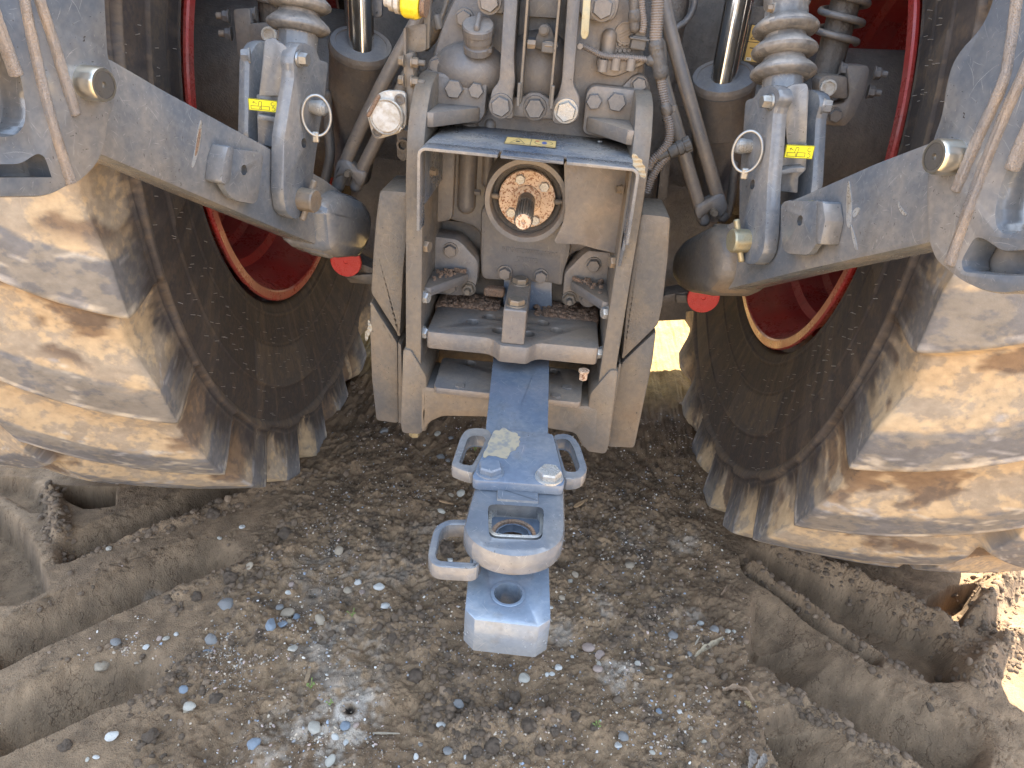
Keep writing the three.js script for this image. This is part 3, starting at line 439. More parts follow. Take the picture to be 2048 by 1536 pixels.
  if (s < 0) { st.push(slab([[529, 80], [545, 75], [574, 94], [571, 130], [561, 192], [517, 192], [524, 130]], Z(z0), .006, { r: .004, bevel: .0015 }), slab([[513, 188], [562, 192], [556, 296], [516, 288]], Z(z0 - .012), .005, { r: .003, bevel: .001 }), slab([[514, 228], [557, 236], [557, 248], [540, 242], [514, 240]], Z(z0 + .012), .03, { r: .003, bevel: .0015 })); }
  else { st.push(slab([[1575, 174], [1590, 168], [1614, 167], [1618, 182], [1613, 290], [1574, 290], [1570, 234]], Z(z0), .006, { r: .004, bevel: .0015 }), slab([[1570, 286], [1614, 286], [1612, 340], [1597, 354], [1595, 386], [1556, 382], [1562, 320]], Z(z0 - .012), .005, { r: .003, bevel: .001 }), slab([[1558, 342], [1580, 336], [1611, 334], [1608, 345], [1580, 346], [1560, 352]], Z(z0 + .012), .03, { r: .003, bevel: .0015 })); }
  const strap = part('lock_strap', st, M.paint, cl);
  const dq = s < 0 ? [[500, 192], [559, 198], [555, 229], [499, 215]] : [[1570, 288], [1627, 291], [1625, 318], [1570, 314]];
  const dA = at(...dq[0], 'z', z0 + .006), dB = at(...dq[1], 'z', z0 + .006), dD = at(...dq[3], 'z', z0 + .006), w = dA.distanceTo(dB), hgt = dA.distanceTo(dD);
  const dG = new THREE.BoxGeometry(w, hgt, .003); dG.rotateZ(Math.atan2(dB.y - dA.y, dB.x - dA.x)); const dc = dA.clone().add(at(...dq[2], 'z', z0 + .006)).multiplyScalar(.5); dG.translate(dc.x, dc.y, dc.z + .002); part('yellow_label', dG, yellowDecal, strap, 'yellow label with a drawing of the lift rod');
  // bolts and pins
  boltAt(cl, hit(...(s < 0 ? [599, 118] : [1541, 204]), shift(clP, .002)), n, .0105, .016, M.zinc, .4); boltAt(cl, hit(...(s < 0 ? [500, 111] : [1645, 212]), shift(clP, -.085)), s < 0 ? V(-.978, 0, .3) : V(.978, 0, .3), .0105, .014, M.paint, .4);
  const pc = hit(...(s < 0 ? [603, 398] : [1493, 482]), clP);
  part('link_pin', [turned([[.0205, 0], [.0205, .026], [.0185, .029], [0, .029]], pc, n, 30), ...[[-1, .02], [1, .02]].map(([k]) => turned([[.0055, 0], [.0055, .016], [.004, .018], [0, .018]], pc.clone().addScaledVector(n, .014).add(V(s * k * .005, k * -.018, k * .004)), V(s * k * .35, -k, k * .2), 12))], s < 0 ? M.castMuddy : M.gold, cl);
  const kp = hit(...(s < 0 ? [624, 214] : [1500, 293]), clP);
  const knob = part('lynch_pin', [turned([[.011, 0], [.012, .01], [.0135, .016], [.012, .024], [.007, .028], [0, .029]], kp, n, 24)], M.silver, cl);
  const rc = hit(...(s < 0 ? [629, 231] : [1499, 304]), shift(clP, .02)), ringPts = []; for (let i = 0; i < 16; i++) { const a = i / 16 * 6.2832; ringPts.push(rc.clone().addScaledVector(n, Math.cos(a) * .02 + .004).addScaledVector(V(0, 1, 0), Math.sin(a) * .033).addScaledVector(V(s * .209, 0, .978), Math.cos(a) * .012 * (s < 0 ? -1 : -1))); }
  part('ring', pipe(ringPts, .0026, 60, 10, true), M.zinc, knob); part('clip', box(rc.x - .006, rc.x + .006, rc.y - .045, rc.y - .026, rc.z - .004, rc.z + .004, .003), M.zinc, knob);
  // hook casting at the end of the link
  const hp = P(-.36), Lh = s < 0;
  const outline = Lh ? [[-90, -60], [212, -60], [213, 0], [219, 115], [231, 150], [235, 185], [230, 215], [219, 241], [216, 273], [202, 323], [178, 350], [159, 366], [137, 373], [115, 386], [90, 394], [0, 396], [-90, 396]] : [[2140, -60], [1990, -60], [1983, 0], [1962, 51], [1919, 98], [1900, 129], [1888, 176], [1880, 234], [1864, 275], [1853, 320], [1850, 391], [1853, 480], [1869, 523], [1900, 547], [1919, 562], [1962, 582], [2001, 589], [2048, 583], [2140, 575]];
  const oval = Lh ? [[-60, -10], [0, 20], [28, 85], [50, 150], [61, 215], [58, 255], [40, 278], [15, 285], [-60, 282]] : [[2110, 200], [2048, 262], [2018, 330], [1998, 378], [1989, 430], [1994, 457], [2017, 469], [2045, 455], [2110, 400]];
  const rec = Lh ? [[-60, 318], [38, 318], [60, 303], [76, 296], [95, 306], [104, 330], [113, 360], [108, 364], [-60, 366]] : [[1922, 522], [1947, 478], [1960, 478], [1974, 486], [2001, 505], [2110, 500], [2110, 548], [2000, 548], [1926, 541]];
  const hookG = [slab(outline, hp, .035, { r: .012, bevel: .005, holes: [{ pts: oval, rad: .014 }, { pts: rec, rad: .008 }] }), slab(outline.map(([x, y]) => [x + (Lh ? -3 : 3), y]), shift(hp, -.036), .05, { r: .012, bevel: .003, holes: [{ pts: oval, rad: .014 }] })];
  const hook = part('link_hook', hookG, M.paint);
  const beads = Lh ? [[[50, -50], [55, 0], [74, 96], [96, 191], [123, 287], [149, 369]], [[72, -50], [87, 5], [115, 90], [137, 164], [159, 232]], [[-20, -30], [0, 35], [22, 96], [43, 153]]] : [[[2032, -50], [2025, 12], [2013, 98], [1998, 168], [1947, 281], [1904, 383]], [[2075, 60], [2048, 129], [2001, 234], [1947, 371], [1892, 531]], [[2080, 200], [2045, 262], [2012, 340]]];
  for (const bd of beads) {                          // flat-topped ridges with a rough skin
    const c = new THREE.SplineCurve(bd.map(q => new THREE.Vector2(...q))), P0 = c.getSpacedPoints(40), L = [], R = [];
    P0.forEach((q, i) => { const t = c.getTangentAt(i / 40), w = 8.2 + rr(-.7, .7); L.push([q.x - t.y * w, q.y + t.x * w]); R.unshift([q.x + t.y * w, q.y - t.x * w]); });
    part('casting_ridge', slab([...L, ...R], shift(hp, .0055), .012, { r: .002, bevel: .0028, crease: .9 }), M.ridge, hook, 'rough casting ridge, coloured tan for the warm light off the ground');
  }
  const pp = hit(...(Lh ? [209, 170] : [1867, 313]), shift(hp, .024)).addScaledVector(n, -.024);
  const pin = part('link_end_pin', turned([[.0185, -.02], [.0185, .02], [.017, .024], [.0142, .024]], pp, n, 48), M.iris, hook, 'iridescent zinc plated pin'); part('pin_face', turned([[.0144, 0], [.0035, 0], [.003, -.003], [0, -.003]], pp.clone().addScaledVector(n, .0235), n, 30), M.steel, pin);
}
function bareNoNormal(g) { const k = g.clone(); k.deleteAttribute('uv'); k.deleteAttribute('normal'); return k; }
// ---- lift cylinders with chrome rods
for (const s of [-1, 1]) {
  const zz = Z(-.3), a = s < 0 ? hit(722, 92, zz) : hit(1448, 156, zz), b = s < 0 ? hit(706, 340, Z(-.44)) : hit(1428, 420, Z(-.44)), d = b.clone().sub(a).normalize(), r = .066;
  const c = part('lift_cylinder', turned([[0, -.004], [.052, -.004], [.053, -.006], [r - .004, -.006], [r, .002], [r, .01], [r - .002, .014], [r - .003, .11], [r - .005, .112], [r - .01, .16], [.044, .34], [0, .34]].map(q => [q[0], q[1]]).reverse(), a, d, 48), M.cast);
  const t = s < 0 ? hit(717, -60, zz) : hit(1491, -60, zz), rd = t.clone().sub(a).normalize();
  part('piston_rod', turned([[0, -.01], [.027, -.01], [.027, .3], [0, .3]], a, rd, 40), M.chrome, c);
}
// ---- pairs of steel pipes with their clamps
for (const s of [-1, 1]) {
  const zc = -.2, q = (x, y, z) => at(x, y, 'z', z);
  const tubes = s < 0 ? [[[676, 372], [692, 322], [760, 178], [841, 26], [862, -30]], [[712, 372], [726, 335], [753, 281], [800, 185], [826, 130]]] : [[[1408, 440], [1398, 408], [1351, 250], [1323, 150], [1318, 90]], [[1446, 432], [1436, 394], [1362, 140], [1331, 23], [1322, -30]]];
  const t = part('hydraulic_pipe', pipe(tubes[0].map(p => q(...p, zc)), .0135, 60, 18), M.cast); part('hydraulic_pipe', pipe(tubes[1].map(p => q(...p, zc - .002)), .0135, 60, 18), M.cast).name = 'hydraulic_pipe';
  const o = s < 0 ? [[674, 322], [684, 318], [700, 324], [712, 340], [733, 345], [726, 372], [712, 372], [700, 352], [684, 350], [664, 360]] : [[1388, 414], [1420, 398], [1430, 392], [1450, 388], [1458, 420], [1440, 440], [1425, 420], [1412, 430], [1396, 444]];
  const cl = part('pipe_clamp', slab(o, Z(zc + .017), .036, { r: .01, bevel: .005, crease: 1 }), M.cast); boltAt(cl, q(...(s < 0 ? [697, 346] : [1428, 424]), zc + .018), ZP, .007, .014, M.castMuddy, 0, 'screw');
}
part('hydraulic_pipe', pipe([at(1392, -20, 'z', -.4), at(1386, 18, 'z', -.4), at(1372, 42, 'z', -.4), at(1352, 58, 'z', -.4), at(1330, 90, 'z', -.38)], .007, 40, 12), M.cast);
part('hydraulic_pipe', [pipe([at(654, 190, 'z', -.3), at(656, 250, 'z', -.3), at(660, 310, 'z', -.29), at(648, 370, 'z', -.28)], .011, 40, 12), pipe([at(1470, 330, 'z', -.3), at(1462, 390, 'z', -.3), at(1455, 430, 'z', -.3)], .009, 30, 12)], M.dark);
// ---- wiring on the right of the housing
{
  const z = -.12, q = l => l.map(([x, y]) => at(x, y, 'z', z));
  const w = part('wiring_conduit', corrugated(q([[1317, -30], [1314, 40], [1311, 86], [1314, 110]]), .0115), M.hose);
  part('conduit_tail', corrugated(q([[1320, 138], [1326, 182], [1332, 221], [1339, 258], [1336, 285], [1321, 306], [1304, 322], [1296, 336]]), .0092), M.hose, w);
  part('tee_joint', [pipe(q([[1313, 98], [1317, 122], [1322, 146]]), .0132, 20, 14), pipe(q([[1318, 124], [1301, 121]]), .0095, 8, 14), pipe(q([[1312, 90], [1313, 96]]), .0142, 6, 14), pipe(q([[1321, 141], [1322, 146]]), .0142, 6, 14)], M.dark, w);
  part('branch_conduit', corrugated(q([[1165, 92], [1180, 99], [1206, 111], [1245, 115], [1284, 118], [1304, 122]]), .0058, .0034, .0013), M.hose, w);
  part('sensor_conduit', corrugated(q([[1341, 306], [1321, 328], [1304, 354], [1292, 386]]), .0085), M.hose, w);
  const a = at(1336, 306, 'z', z), b = at(1381, 286, 'z', z), d = b.clone().sub(a), L = d.length();
  const plug = [[.009, -.02], [.0095, 0], [.0125, .002], [.0125, L * .42], [.0142, L * .44], [.0142, L * .62], [.0125, L * .64], [.0125, L * .7], [.0145, L * .72], [.0145, L], [.0115, L], [.011, L * .8], [0, L * .8]];
  const pg = [turned(plug, a, d, 28)]; for (let i = 0; i < 12; i++) { const c = new THREE.BoxGeometry(.002, L * .24, .003); c.translate(Math.cos(i * .5236) * .0145, L * .86, Math.sin(i * .5236) * .0145); c.rotateY(0); pg.push(boxUV(orient(c, a, d))); } part('round_plug', pg, M.black, w, 'open black round plug');
  part('cable_tie', [pipe(q([[1331, 214], [1334, 222]]), .0112, 8, 14), box(at(1347, 217, 'z', z).x - .004, at(1347, 217, 'z', z).x + .004, at(1347, 217, 'z', z).y - .006, at(1347, 217, 'z', z).y + .006, z - .004, z + .004, .001)], M.dark, w);
  const p2 = part('plug_connector', [box(.172, .199, .242, .265, -.15, -.118, .003), box(.176, .196, .262, .282, -.146, -.122, .003), box(.168, .203, .258, .262, -.153, -.115, .0015)].map(g => { g.rotateZ(-.06); const c = at(1277, 86, 'z', -.12); g.translate(c.x - .2, c.y - .242, 0); return g; }), M.black, w);
  part('plug_conduit', corrugated(q([[1282, -20], [1284, 20], [1287, 50], [1284, 66]]), .0068, .0036), M.hose, p2); part('plug_conduit', [pipe(q([[1268, -10], [1269, 56]]), .009, 8, 14), pipe(q([[1269, 28], [1269, 36]]), .0115, 6, 14)], M.dark, p2);
}
// ---- trailer socket, its bracket, coupling with a yellow cap
{
  const zb = -.06; const br = part('socket_bracket', [slab([[806, 58], [812, 53], [852, 47], [852, 100], [846, 103], [826, 106], [824, 190], [808, 176]], Z(zb - .02), .006, { r: .006, bevel: .0015 }), slab([[810, 108], [822, 104], [826, 108], [829, 198], [823, 296], [815, 250]], Z(zb), .04, { r: .005, bevel: .002 }), slab([[847, out], [863, out], [858, 98], [848, 100]], Z(zb - .03), .012, { r: .003, bevel: .002 }), slab([[806, 58], [812, 54], [813, 176], [807, 174]], Z(zb), .03, { r: .003, bevel: .002 })], M.castMuddy);
  for (const y of [124, 163]) { boltAt(br, at(823, y, 'z', zb + .002), XP, .0085, .012, M.castMuddy, .3, 'nut'); part('stud', turned([[.005, 0], [.005, .024], [0, .024]], at(823, y, 'z', zb + .002), XP, 12), M.castMuddy, br); boltAt(br, at(808, y - 2, 'z', zb + .002), XP.clone().negate(), .0085, .01, M.castMuddy, .3); }
  const zs = -.045, so = part('trailer_socket', slab([[756, 187], [771, 181], [802, 182], [811, 187], [813, 250], [801, 266], [757, 279], [745, 274], [733, 230], [733, 222]], Z(zs), .014, { r: .009, bevel: .003 }), M.alu);
  const lc = at(775, 233, 'z', zs), rim = [turned([[.031, 0], [.031, .01], [.029, .012], [.027, .008], [.025, .012], [.012, .0135], [0, .0135]], lc, V(0, .05, 1), 40)];
  part('hinged_lid', [...rim, slab([[738, 224], [752, 196], [760, 200], [770, 214], [752, 240], [742, 238]], Z(zs + .01), .01, { r: .005, bevel: .002 }), slab([[797, 249], [806, 256], [799, 265], [790, 258]], Z(zs + .01), .012, { r: .003, bevel: .002 })], M.alu, so); part('hinge_pin', pipe([at(737, 230, 'z', zs + .012), at(757, 193, 'z', zs + .012)], .004, 8, 10), M.rustDark, so);
  for (const [x, y] of [[800, 199], [755, 264]]) { boltAt(so, at(x, y, 'z', zs), ZP, .0085, .003, M.dark, 0, 'screw', false); part('socket_head', turned([[.0095, 0], [.0095, .005], [.006, .006], [.0055, .002], [0, .002]], at(x, y, 'z', zs), ZP, 20), M.dark, so); }
  part('hose_bracket', [slab([[793, 256], [818, 262], [818, 318], [806, 324], [793, 314]], Z(-.12), .05, { r: .006, bevel: .003 }), turned([[.012, -.02], [.012, .005], [.008, .005], [.008, -.005], [0, -.005]], at(806, 290, 'z', -.115), ZP, 20)], M.dark);
  const c = at(772, -6, 'z', -.05), d = V(1, -.1, .1), cp = part('hydraulic_coupling', turned([[0, 0], [.015, 0], [.015, .008], [.02, .009], [.02, .016], [.017, .018], [.022, .02], [.022, .027], [.016, .03], [0, .03]], c, d, 30), M.alu);
  part('dust_cap', turned([[.016, .03], [.023, .032], [.0255, .036], [.0255, .056], [.022, .062], [0, .063]], c, d, 30), M.yellow, cp, 'bright yellow plastic cap'); part('end_ring', turned([[.014, .063], [.019, .064], [.019, .072], [0, .072]], c, d, 30), M.rustDark, cp);
  part('control_cable', [pipe([at(899, -20, 'z', -.17), at(888, 20, 'z', -.17), at(876, 50, 'z', -.17)], .0042, 20, 10), turned([[.008, -.012], [.009, 0], [.008, .012]], at(876, 44, 'z', -.17), V(-.3, 1, 0), 14), pipe([at(874, 50, 'z', -.18), at(866, 70, 'z', -.2), at(850, 90, 'z', -.24)], .012, 20, 10)], M.castMuddy);
}
// ---- rear axle, stabiliser brackets, springs, sign
{
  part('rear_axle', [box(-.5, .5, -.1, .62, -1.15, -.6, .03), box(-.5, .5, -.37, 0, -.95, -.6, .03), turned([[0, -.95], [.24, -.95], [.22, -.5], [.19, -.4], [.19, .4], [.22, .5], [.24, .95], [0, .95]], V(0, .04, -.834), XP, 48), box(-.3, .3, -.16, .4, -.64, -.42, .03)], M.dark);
  for (const s of [-1, 1]) {
    const z = -.36, p = Z(z);
    const b = part('stabiliser_bracket', [slab(s < 0 ? [[465, 18], [500, 16], [503, 50], [505, 142], [492, 142], [474, 105]] : [[1693, 133], [1710, 130], [1738, 131], [1740, 146], [1730, 187], [1710, 232], [1690, 254], [1652, 250], [1634, 236], [1636, 215], [1690, 205], [1698, 190]], p, .05, { r: .008, bevel: .004 }), slab(s < 0 ? [[497, 47], [550, 44], [560, 60], [556, 92], [500, 90]] : [[1638, 160], [1650, 150], [1696, 153], [1696, 198], [1640, 195], [1636, 180]], shift(p, .012), .05, { r: .008, bevel: .004 })], M.cast);
    const bc = hit(...(s < 0 ? [540, 70] : [1655, 175]), shift(p, .013)); part('ball_joint', [turned([[.0165, 0], [.0165, .008], [.0125, .009], [.0115, .005], [0, .005]], bc, ZP, 30)], M.alu, b);
    for (const [x, y] of s < 0 ? [[458, 33], [463, 68], [512, 28]] : [[1748, 146], [1736, 183], [1680, 138]]) { boltAt(b, hit(x, y, shift(p, -.02)), V(s, 0, .2), .012, .014, M.cast, .3); part('stud', turned([[.007, 0], [.007, .026], [0, .026]], hit(x, y, shift(p, -.02)), V(s, 0, .2), 12), M.cast, b); }
    for (const [x, y] of s < 0 ? [[510, 110]] : [[1669, 231], [1640, 232]]) boltAt(b, hit(x, y, shift(p, .001)), ZP, .014, .012, M.cast, .3);
    const sx = s < 0 ? [545, 20] : [1667, 95]; const a = hit(sx[0], sx[1], Z(-.44)), helix = []; for (let i = 0; i < 90; i++) { const t = i / 89 * 9, w = t * 6.2832; helix.push(V(a.x + Math.cos(w) * .044, a.y + .012 + t * .036, a.z + Math.sin(w) * .044)); }
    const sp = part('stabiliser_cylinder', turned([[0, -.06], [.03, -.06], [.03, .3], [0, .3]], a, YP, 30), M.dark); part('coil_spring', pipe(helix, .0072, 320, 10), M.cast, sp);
    // red reflector below the link
    const rp = Z(-.43), rc = hit(...(s < 0 ? [693, 522] : [1406, 594]), rp); const rd = part('reflector', turned([[.0405, 0], [.0405, .006], [.039, .0075], [.006, .0075], [.005, .004], [0, .004]], rc, ZP, 48), M.redBright, tractor, 'round red reflector'); part('reflector_arm', slab(s < 0 ? [[688, 552], [745, 548], [748, 570], [700, 566]] : [[1352, 590], [1400, 592], [1398, 608], [1352, 606]], Z(-.44), .02, { r: .004 }), M.castMuddy, rd);
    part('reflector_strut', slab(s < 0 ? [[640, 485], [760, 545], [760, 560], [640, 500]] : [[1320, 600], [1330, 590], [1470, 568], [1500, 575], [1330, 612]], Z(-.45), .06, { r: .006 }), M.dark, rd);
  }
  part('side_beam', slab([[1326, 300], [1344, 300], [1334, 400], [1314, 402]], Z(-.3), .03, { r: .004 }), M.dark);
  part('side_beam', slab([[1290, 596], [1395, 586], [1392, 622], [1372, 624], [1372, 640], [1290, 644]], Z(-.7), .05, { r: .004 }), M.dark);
  part('perforated_bar', slab([[742, out], [764, out], [764, 32], [756, 36], [744, 34]], Z(-.33), .01, { r: .006, bevel: .002, holes: [{ c: [754, 25], r: .004 }] }), M.cast);
  const cv = document.createElement('canvas'); cv.width = 160; cv.height = 320; const k = cv.getContext('2d'); k.fillStyle = '#c6a258'; k.fillRect(0, 0, 160, 320); k.strokeStyle = '#2c2820'; k.lineWidth = 6; k.strokeRect(3, 3, 154, 314); k.beginPath(); k.moveTo(3, 148); k.lineTo(157, 148); k.stroke(); k.beginPath(); k.moveTo(82, 24); k.lineTo(140, 124); k.lineTo(22, 124); k.closePath(); k.stroke(); k.fillStyle = '#2c2820'; k.fillRect(58, 84, 40, 20); k.fillRect(80, 62, 12, 24); k.beginPath(); k.arc(80, 200, 13, 0, 7); k.fill(); k.fillRect(30, 194, 100, 9); k.beginPath(); k.arc(88, 246, 26, 0, 7); k.stroke(); k.fillStyle = '#d8d4c8'; k.fillRect(20, 280, 44, 26); k.fillStyle = '#2c2820'; k.font = 'bold 22px sans-serif'; k.fillText('R5', 26, 301);
  const t = new THREE.CanvasTexture(cv); t.colorSpace = THREE.SRGBColorSpace; const A = at(1499, 49, 'z', -.36), B = at(1537, 51, 'z', -.36), C = at(1489, 124, 'z', -.36), g = new THREE.BoxGeometry(A.distanceTo(B), A.distanceTo(C), .002); g.rotateZ(-.02); const m = B.clone().add(C).multiplyScalar(.5); g.translate(m.x, m.y, m.z);
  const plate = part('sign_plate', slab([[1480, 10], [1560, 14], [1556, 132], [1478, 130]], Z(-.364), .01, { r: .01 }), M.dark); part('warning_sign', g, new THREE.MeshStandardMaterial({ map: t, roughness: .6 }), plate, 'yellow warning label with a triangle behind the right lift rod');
}
// ---- wheels: one tyre surface with raised lugs, red rim
const tDetail = tex((u, v, i, j) => { const a = pf(u, v, 60, 4, 601), b = pf(u, v, 12, 6, 607), e = pf(u, v, 34, 4, 617), c = pn(u * 300, v * 300, 300, 611); let q = lerp3([196, 194, 194], [226, 216, 200], sm(.44, .58, b * .6 + e * .4 + (a - .5) * .25)); const f = .9 + .2 * a; q = q.map(t => t * f); const s = scrC[j * N + i] * .55 + scrB[j * N + i] * .08; q = lerp3(q, [250, 236, 212], clamp(s * .6)); if (c > .985) q = lerp3(q, [255, 246, 230], .5); return q; });
M.tyre = new THREE.MeshStandardMaterial({ map: rep(tDetail, .55), vertexColors: true, roughness: .85, bumpMap: rep(bumpCast, .12), bumpScale: .0005 });
M.scuffSide = new THREE.MeshStandardMaterial({ color: new THREE.Color(.24, .21, .17), roughness: .9 });
const WC = V(0, .027, -.834), LUGS = 25, TYR = 1.135;
function buildWheel(s, phase) {
  const prof = [[.77, .588], [.752, .591], [.74, .597], [.731, .618], [.722, .65], [.713, .69], [.703, .73], [.692, .775], [.681, .82], [.672, .865], [.667, .9], [.667, .93], [.673, .952], [.682, .978], [.694, 1.004], [.71, 1.026], [.735, 1.042], [.77, 1.051], [.83, 1.057], [.9, 1.061], [1.0, 1.064]];
  const c = new THREE.CatmullRomCurve3([...prof.map(q => V(q[0], q[1], 0)), ...prof.slice(0, -1).reverse().map(q => V(2 - q[0], q[1], 0))], false, 'centripetal');
  const angles = [], sub = Math.PI * 2 / LUGS / 45; for (let k = -290; k < 145; k++) angles.push(phase + k * sub); for (let k = 0; k <= 115; k++) angles.push(phase + 145 * sub + (Math.PI * 2 - 435 * sub) * k / 115);
  const NA = angles.length - 1, NP = 250, pos = new Float32Array((NA + 1) * (NP + 1) * 3), col = new Float32Array(pos.length), uv = new Float32Array((NA + 1) * (NP + 1) * 2), idx = [];
  const row = []; for (let j = 0; j <= NP; j++) { const t = j < 120 ? j / 120 * .31 : .31 + (j - 120) / (NP - 120) * .69, p = c.getPointAt(t), d = c.getTangentAt(t); row.push([p.x, p.y, d.y, -d.x]); } // a outward normal: (-?, R)
  const L = c.getLength(), step = Math.PI * 2 / LUGS;
  for (let i = 0; i <= NA; i++) {
    const A0 = angles[i];                              // 0 straight back, positive upward
    for (let j = 0; j <= NP; j++) {
      let [a, R] = row[j]; const nx = -row[j][2], nr = -row[j][3];   // outward: towards smaller a on the inner wall, larger R on the tread
      const inner = a < 1, e = inner ? a : 2 - a, u = clamp((e - .62) / .4, -.2, 1.1), shear = .02 * u + .2 * u * u, A = A0 + shear, low = phase + (inner ? 0 : step * .5) + shear;      // distance measured from the own shoulder
      // lug: lower edge angle at this place, rising towards the centre line; steep lower wall, long slope above
      let q = (A - low) / step; q -= Math.floor(q); const arc = q * step * 1.1, pitch = step * 1.1; // metres above the lower edge
      const wob = (f3(A * 30, e * 26, s * 3, 3) - .5) * .007, top = mix(.092, .08, u), fl = .02, fu = .118;
      let lug = arc < top ? 1 : 1 - sm(0, 1, (arc - top) / fu) ; const back = pitch - arc; if (back < fl + wob) lug = Math.max(lug, clamp(1 - back / (fl + wob)));
      lug *= (inner ? sm(1.06, 1.0, a) : sm(.94, 1.0, a));
      // outer envelope that the lugs reach: a crisp shoulder edge, then a flat crown
      let e1 = e, R1 = R, shoulder = 0;
      if (e < .735 && R > .935) { const t = (R - .935) / .107; shoulder = 1; e1 = mix(.664, .636, t); R1 = mix(.94, 1.106, t); }
      else if (R > 1.0) { const t = Math.max(0, e - .735) / .265; e1 = mix(.638, 1, Math.pow(t, .9)); R1 = 1.106 + .03 * (1 - (1 - t) * (1 - t)); }
      const H = .072 * lug * (shoulder ? clamp((R - .93) / .05) : R > .935 ? 1 : 0);
      // sidewall ribs
      let rib = 0; if (R < .985) { const g = (w, c0, h) => { const k = (R - c0) / w; return Math.abs(k) < 1 ? h * (1 - k * k) : 0; }; rib = g(.0085, .936, .011) + g(.003, .952, .003) + g(.0045, .83, .004) + g(.003, .71, .0035) + g(.006, .625, .004); if (R < .83 && R > .72 && Math.sin(A * 5 + 1) > .2) rib += .0025; }
      const dust = f3(A * 26, e * 22, s * 7 + 2, 4), fine = f3(A * 120, e * 110, s * 5, 3);
      const k = j + i * (NP + 1); const fill = R > .935 ? .55 * (shoulder ? sm(.94, 1.03, R) : 1) : 0, lb = fill + (1 - fill) * lug, ee = mix(e, e1, lb), x = s * ((inner ? ee : 2 - ee) + nx * rib), r = mix(R, R1, lb) + nr * rib + (fine - .5) * .0014;
      pos[k * 3] = x; pos[k * 3 + 1] = WC.y + Math.sin(A) * r; pos[k * 3 + 2] = WC.z + Math.cos(A) * r;
      uv[k * 2] = A * 1.05; uv[k * 2 + 1] = (j < 120 ? j / 120 * .31 : .31 + (j - 120) / (NP - 120) * .69) * L;
      // colour: dark rubber sidewall, tan dust in the grooves, scuffed grey lug faces, patches of brown mud
      let cc = [.046, .036, .031]; const hl = lug;
      const tread = sm(.95, 1.0, R + (fine - .5) * .05 + (dust - .5) * .06) * (shoulder && lug > .55 ? mix(1, .55, sm(.55, .9, lug) * sm(1.03, .99, R)) : 1);
      const tan = lerp3([.39, .31, .21], [.32, .25, .17], fine), grey = lerp3([.2, .195, .192], [.135, .128, .122], dust), mud = [.135, .09, .058];
      const px_ = A * 1.1, fl3 = f3(px_ * 42, e * 42, s * 17, 5), broad = f3(px_ * 6 + 9, e * 5, s * 23, 3); const worn = sm(.86, 1, hl) * .78 + (fl3 - .5) * .95 + (broad - .5) * .6 + .14 * sm(.0, .04, arc) * sm(top, top * .6, arc); let tc = lerp3(tan, grey, sm(.28, .66, worn)); const mp = f3(A * 9 + 4, e * 6, s * 11, 4); tc = lerp3(tc, mud, sm(.55, .59, mp + (fl3 - .5) * .2) * sm(.9, .5, hl) * .9);
      const lime = Math.abs(f3(A * 14, e * 9, s * 13, 4) - .5); if (lime < .009 && hl > .7) tc = lerp3(tc, [.42, .4, .37], .55);
      if (arc < .016 && hl > .7) tc = lerp3(tc, [.42, .39, .35], clamp(fl3 * 3 - 1.1));
      cc = lerp3(cc, tc, tread); if (rib > .006) cc = lerp3(cc, [.12, .096, .074], .3 + .5 * dust); else if (rib > .002) cc = lerp3(cc, [.12, .1, .08], .35); cc = lerp3(cc, [.13, .1, .075], sm(.52, .7, dust) * .35 * (1 - tread));
      col[k * 3] = cc[0] * 1.45; col[k * 3 + 1] = cc[1] * 1.45; col[k * 3 + 2] = cc[2] * 1.45;
      if (i < NA && j < NP) { const p = k, n = k + NP + 1; s > 0 ? idx.push(p, p + 1, n, n, p + 1, n + 1) : idx.push(p, n, p + 1, n, n + 1, p + 1); }
    }
  }
  const g = new THREE.BufferGeometry(); g.setAttribute('position', new THREE.BufferAttribute(pos, 3)); g.setAttribute('color', new THREE.BufferAttribute(col, 3)); g.setAttribute('uv', new THREE.BufferAttribute(uv, 2)); g.setIndex(idx); g.computeVertexNormals();
  const ty = shade(new THREE.Mesh(g, M.tyre)); ty.name = 'rear_tyre'; ty.position.y = -GY; tractor.add(ty);
  ty.userData.label = s < 0 ? 'left rear tyre, lugs caked with tan dust' : 'right rear tyre, lugs caked with tan dust';
  // moulding whiskers on the sidewall
  const hairs = []; for (let i = 0; i < 170; i++) { const A = rr(-1.9, .6), R = rr(.66, .93), jj = row.find(q => q[1] >= R); const h = new THREE.CylinderGeometry(.0006, .0007, rr(.005, .011), 4); h.rotateZ(Math.PI / 2 + rr(-.3, .3)); h.translate(s * (jj[0] - .0045), WC.y + Math.sin(A) * R, WC.z + Math.cos(A) * R); hairs.push(h); }
  part('rubber_whisker', boxUV(mergeGeometries(hairs.map(h => h.toNonIndexed()))), M.scuffSide, ty).userData.kind = 'stuff';
  const rimG = turned([[.56, .745], [.582, .742], [.584, .735], [.58, .731], [.558, .731], [.553, .735], [.55, .748], [.535, .768], [.528, .8], [.515, .815], [.505, .85], [.5, .87], [.478, .885], [.47, .92], [.468, .96], [.45, .975], [.44, 1.03], [.3, 1.06], [0, 1.06], [0, 1.1], [.5, 1.1], [.56, .9]].map(q => q), V(0, WC.y, WC.z), XP, 128, .6);
  part('wheel_rim', s < 0 ? mirrorX(rimG) : rimG, M.red);
}
buildWheel(-1, -12.3 * Math.PI / 180); buildWheel(1, -7.9 * Math.PI / 180);
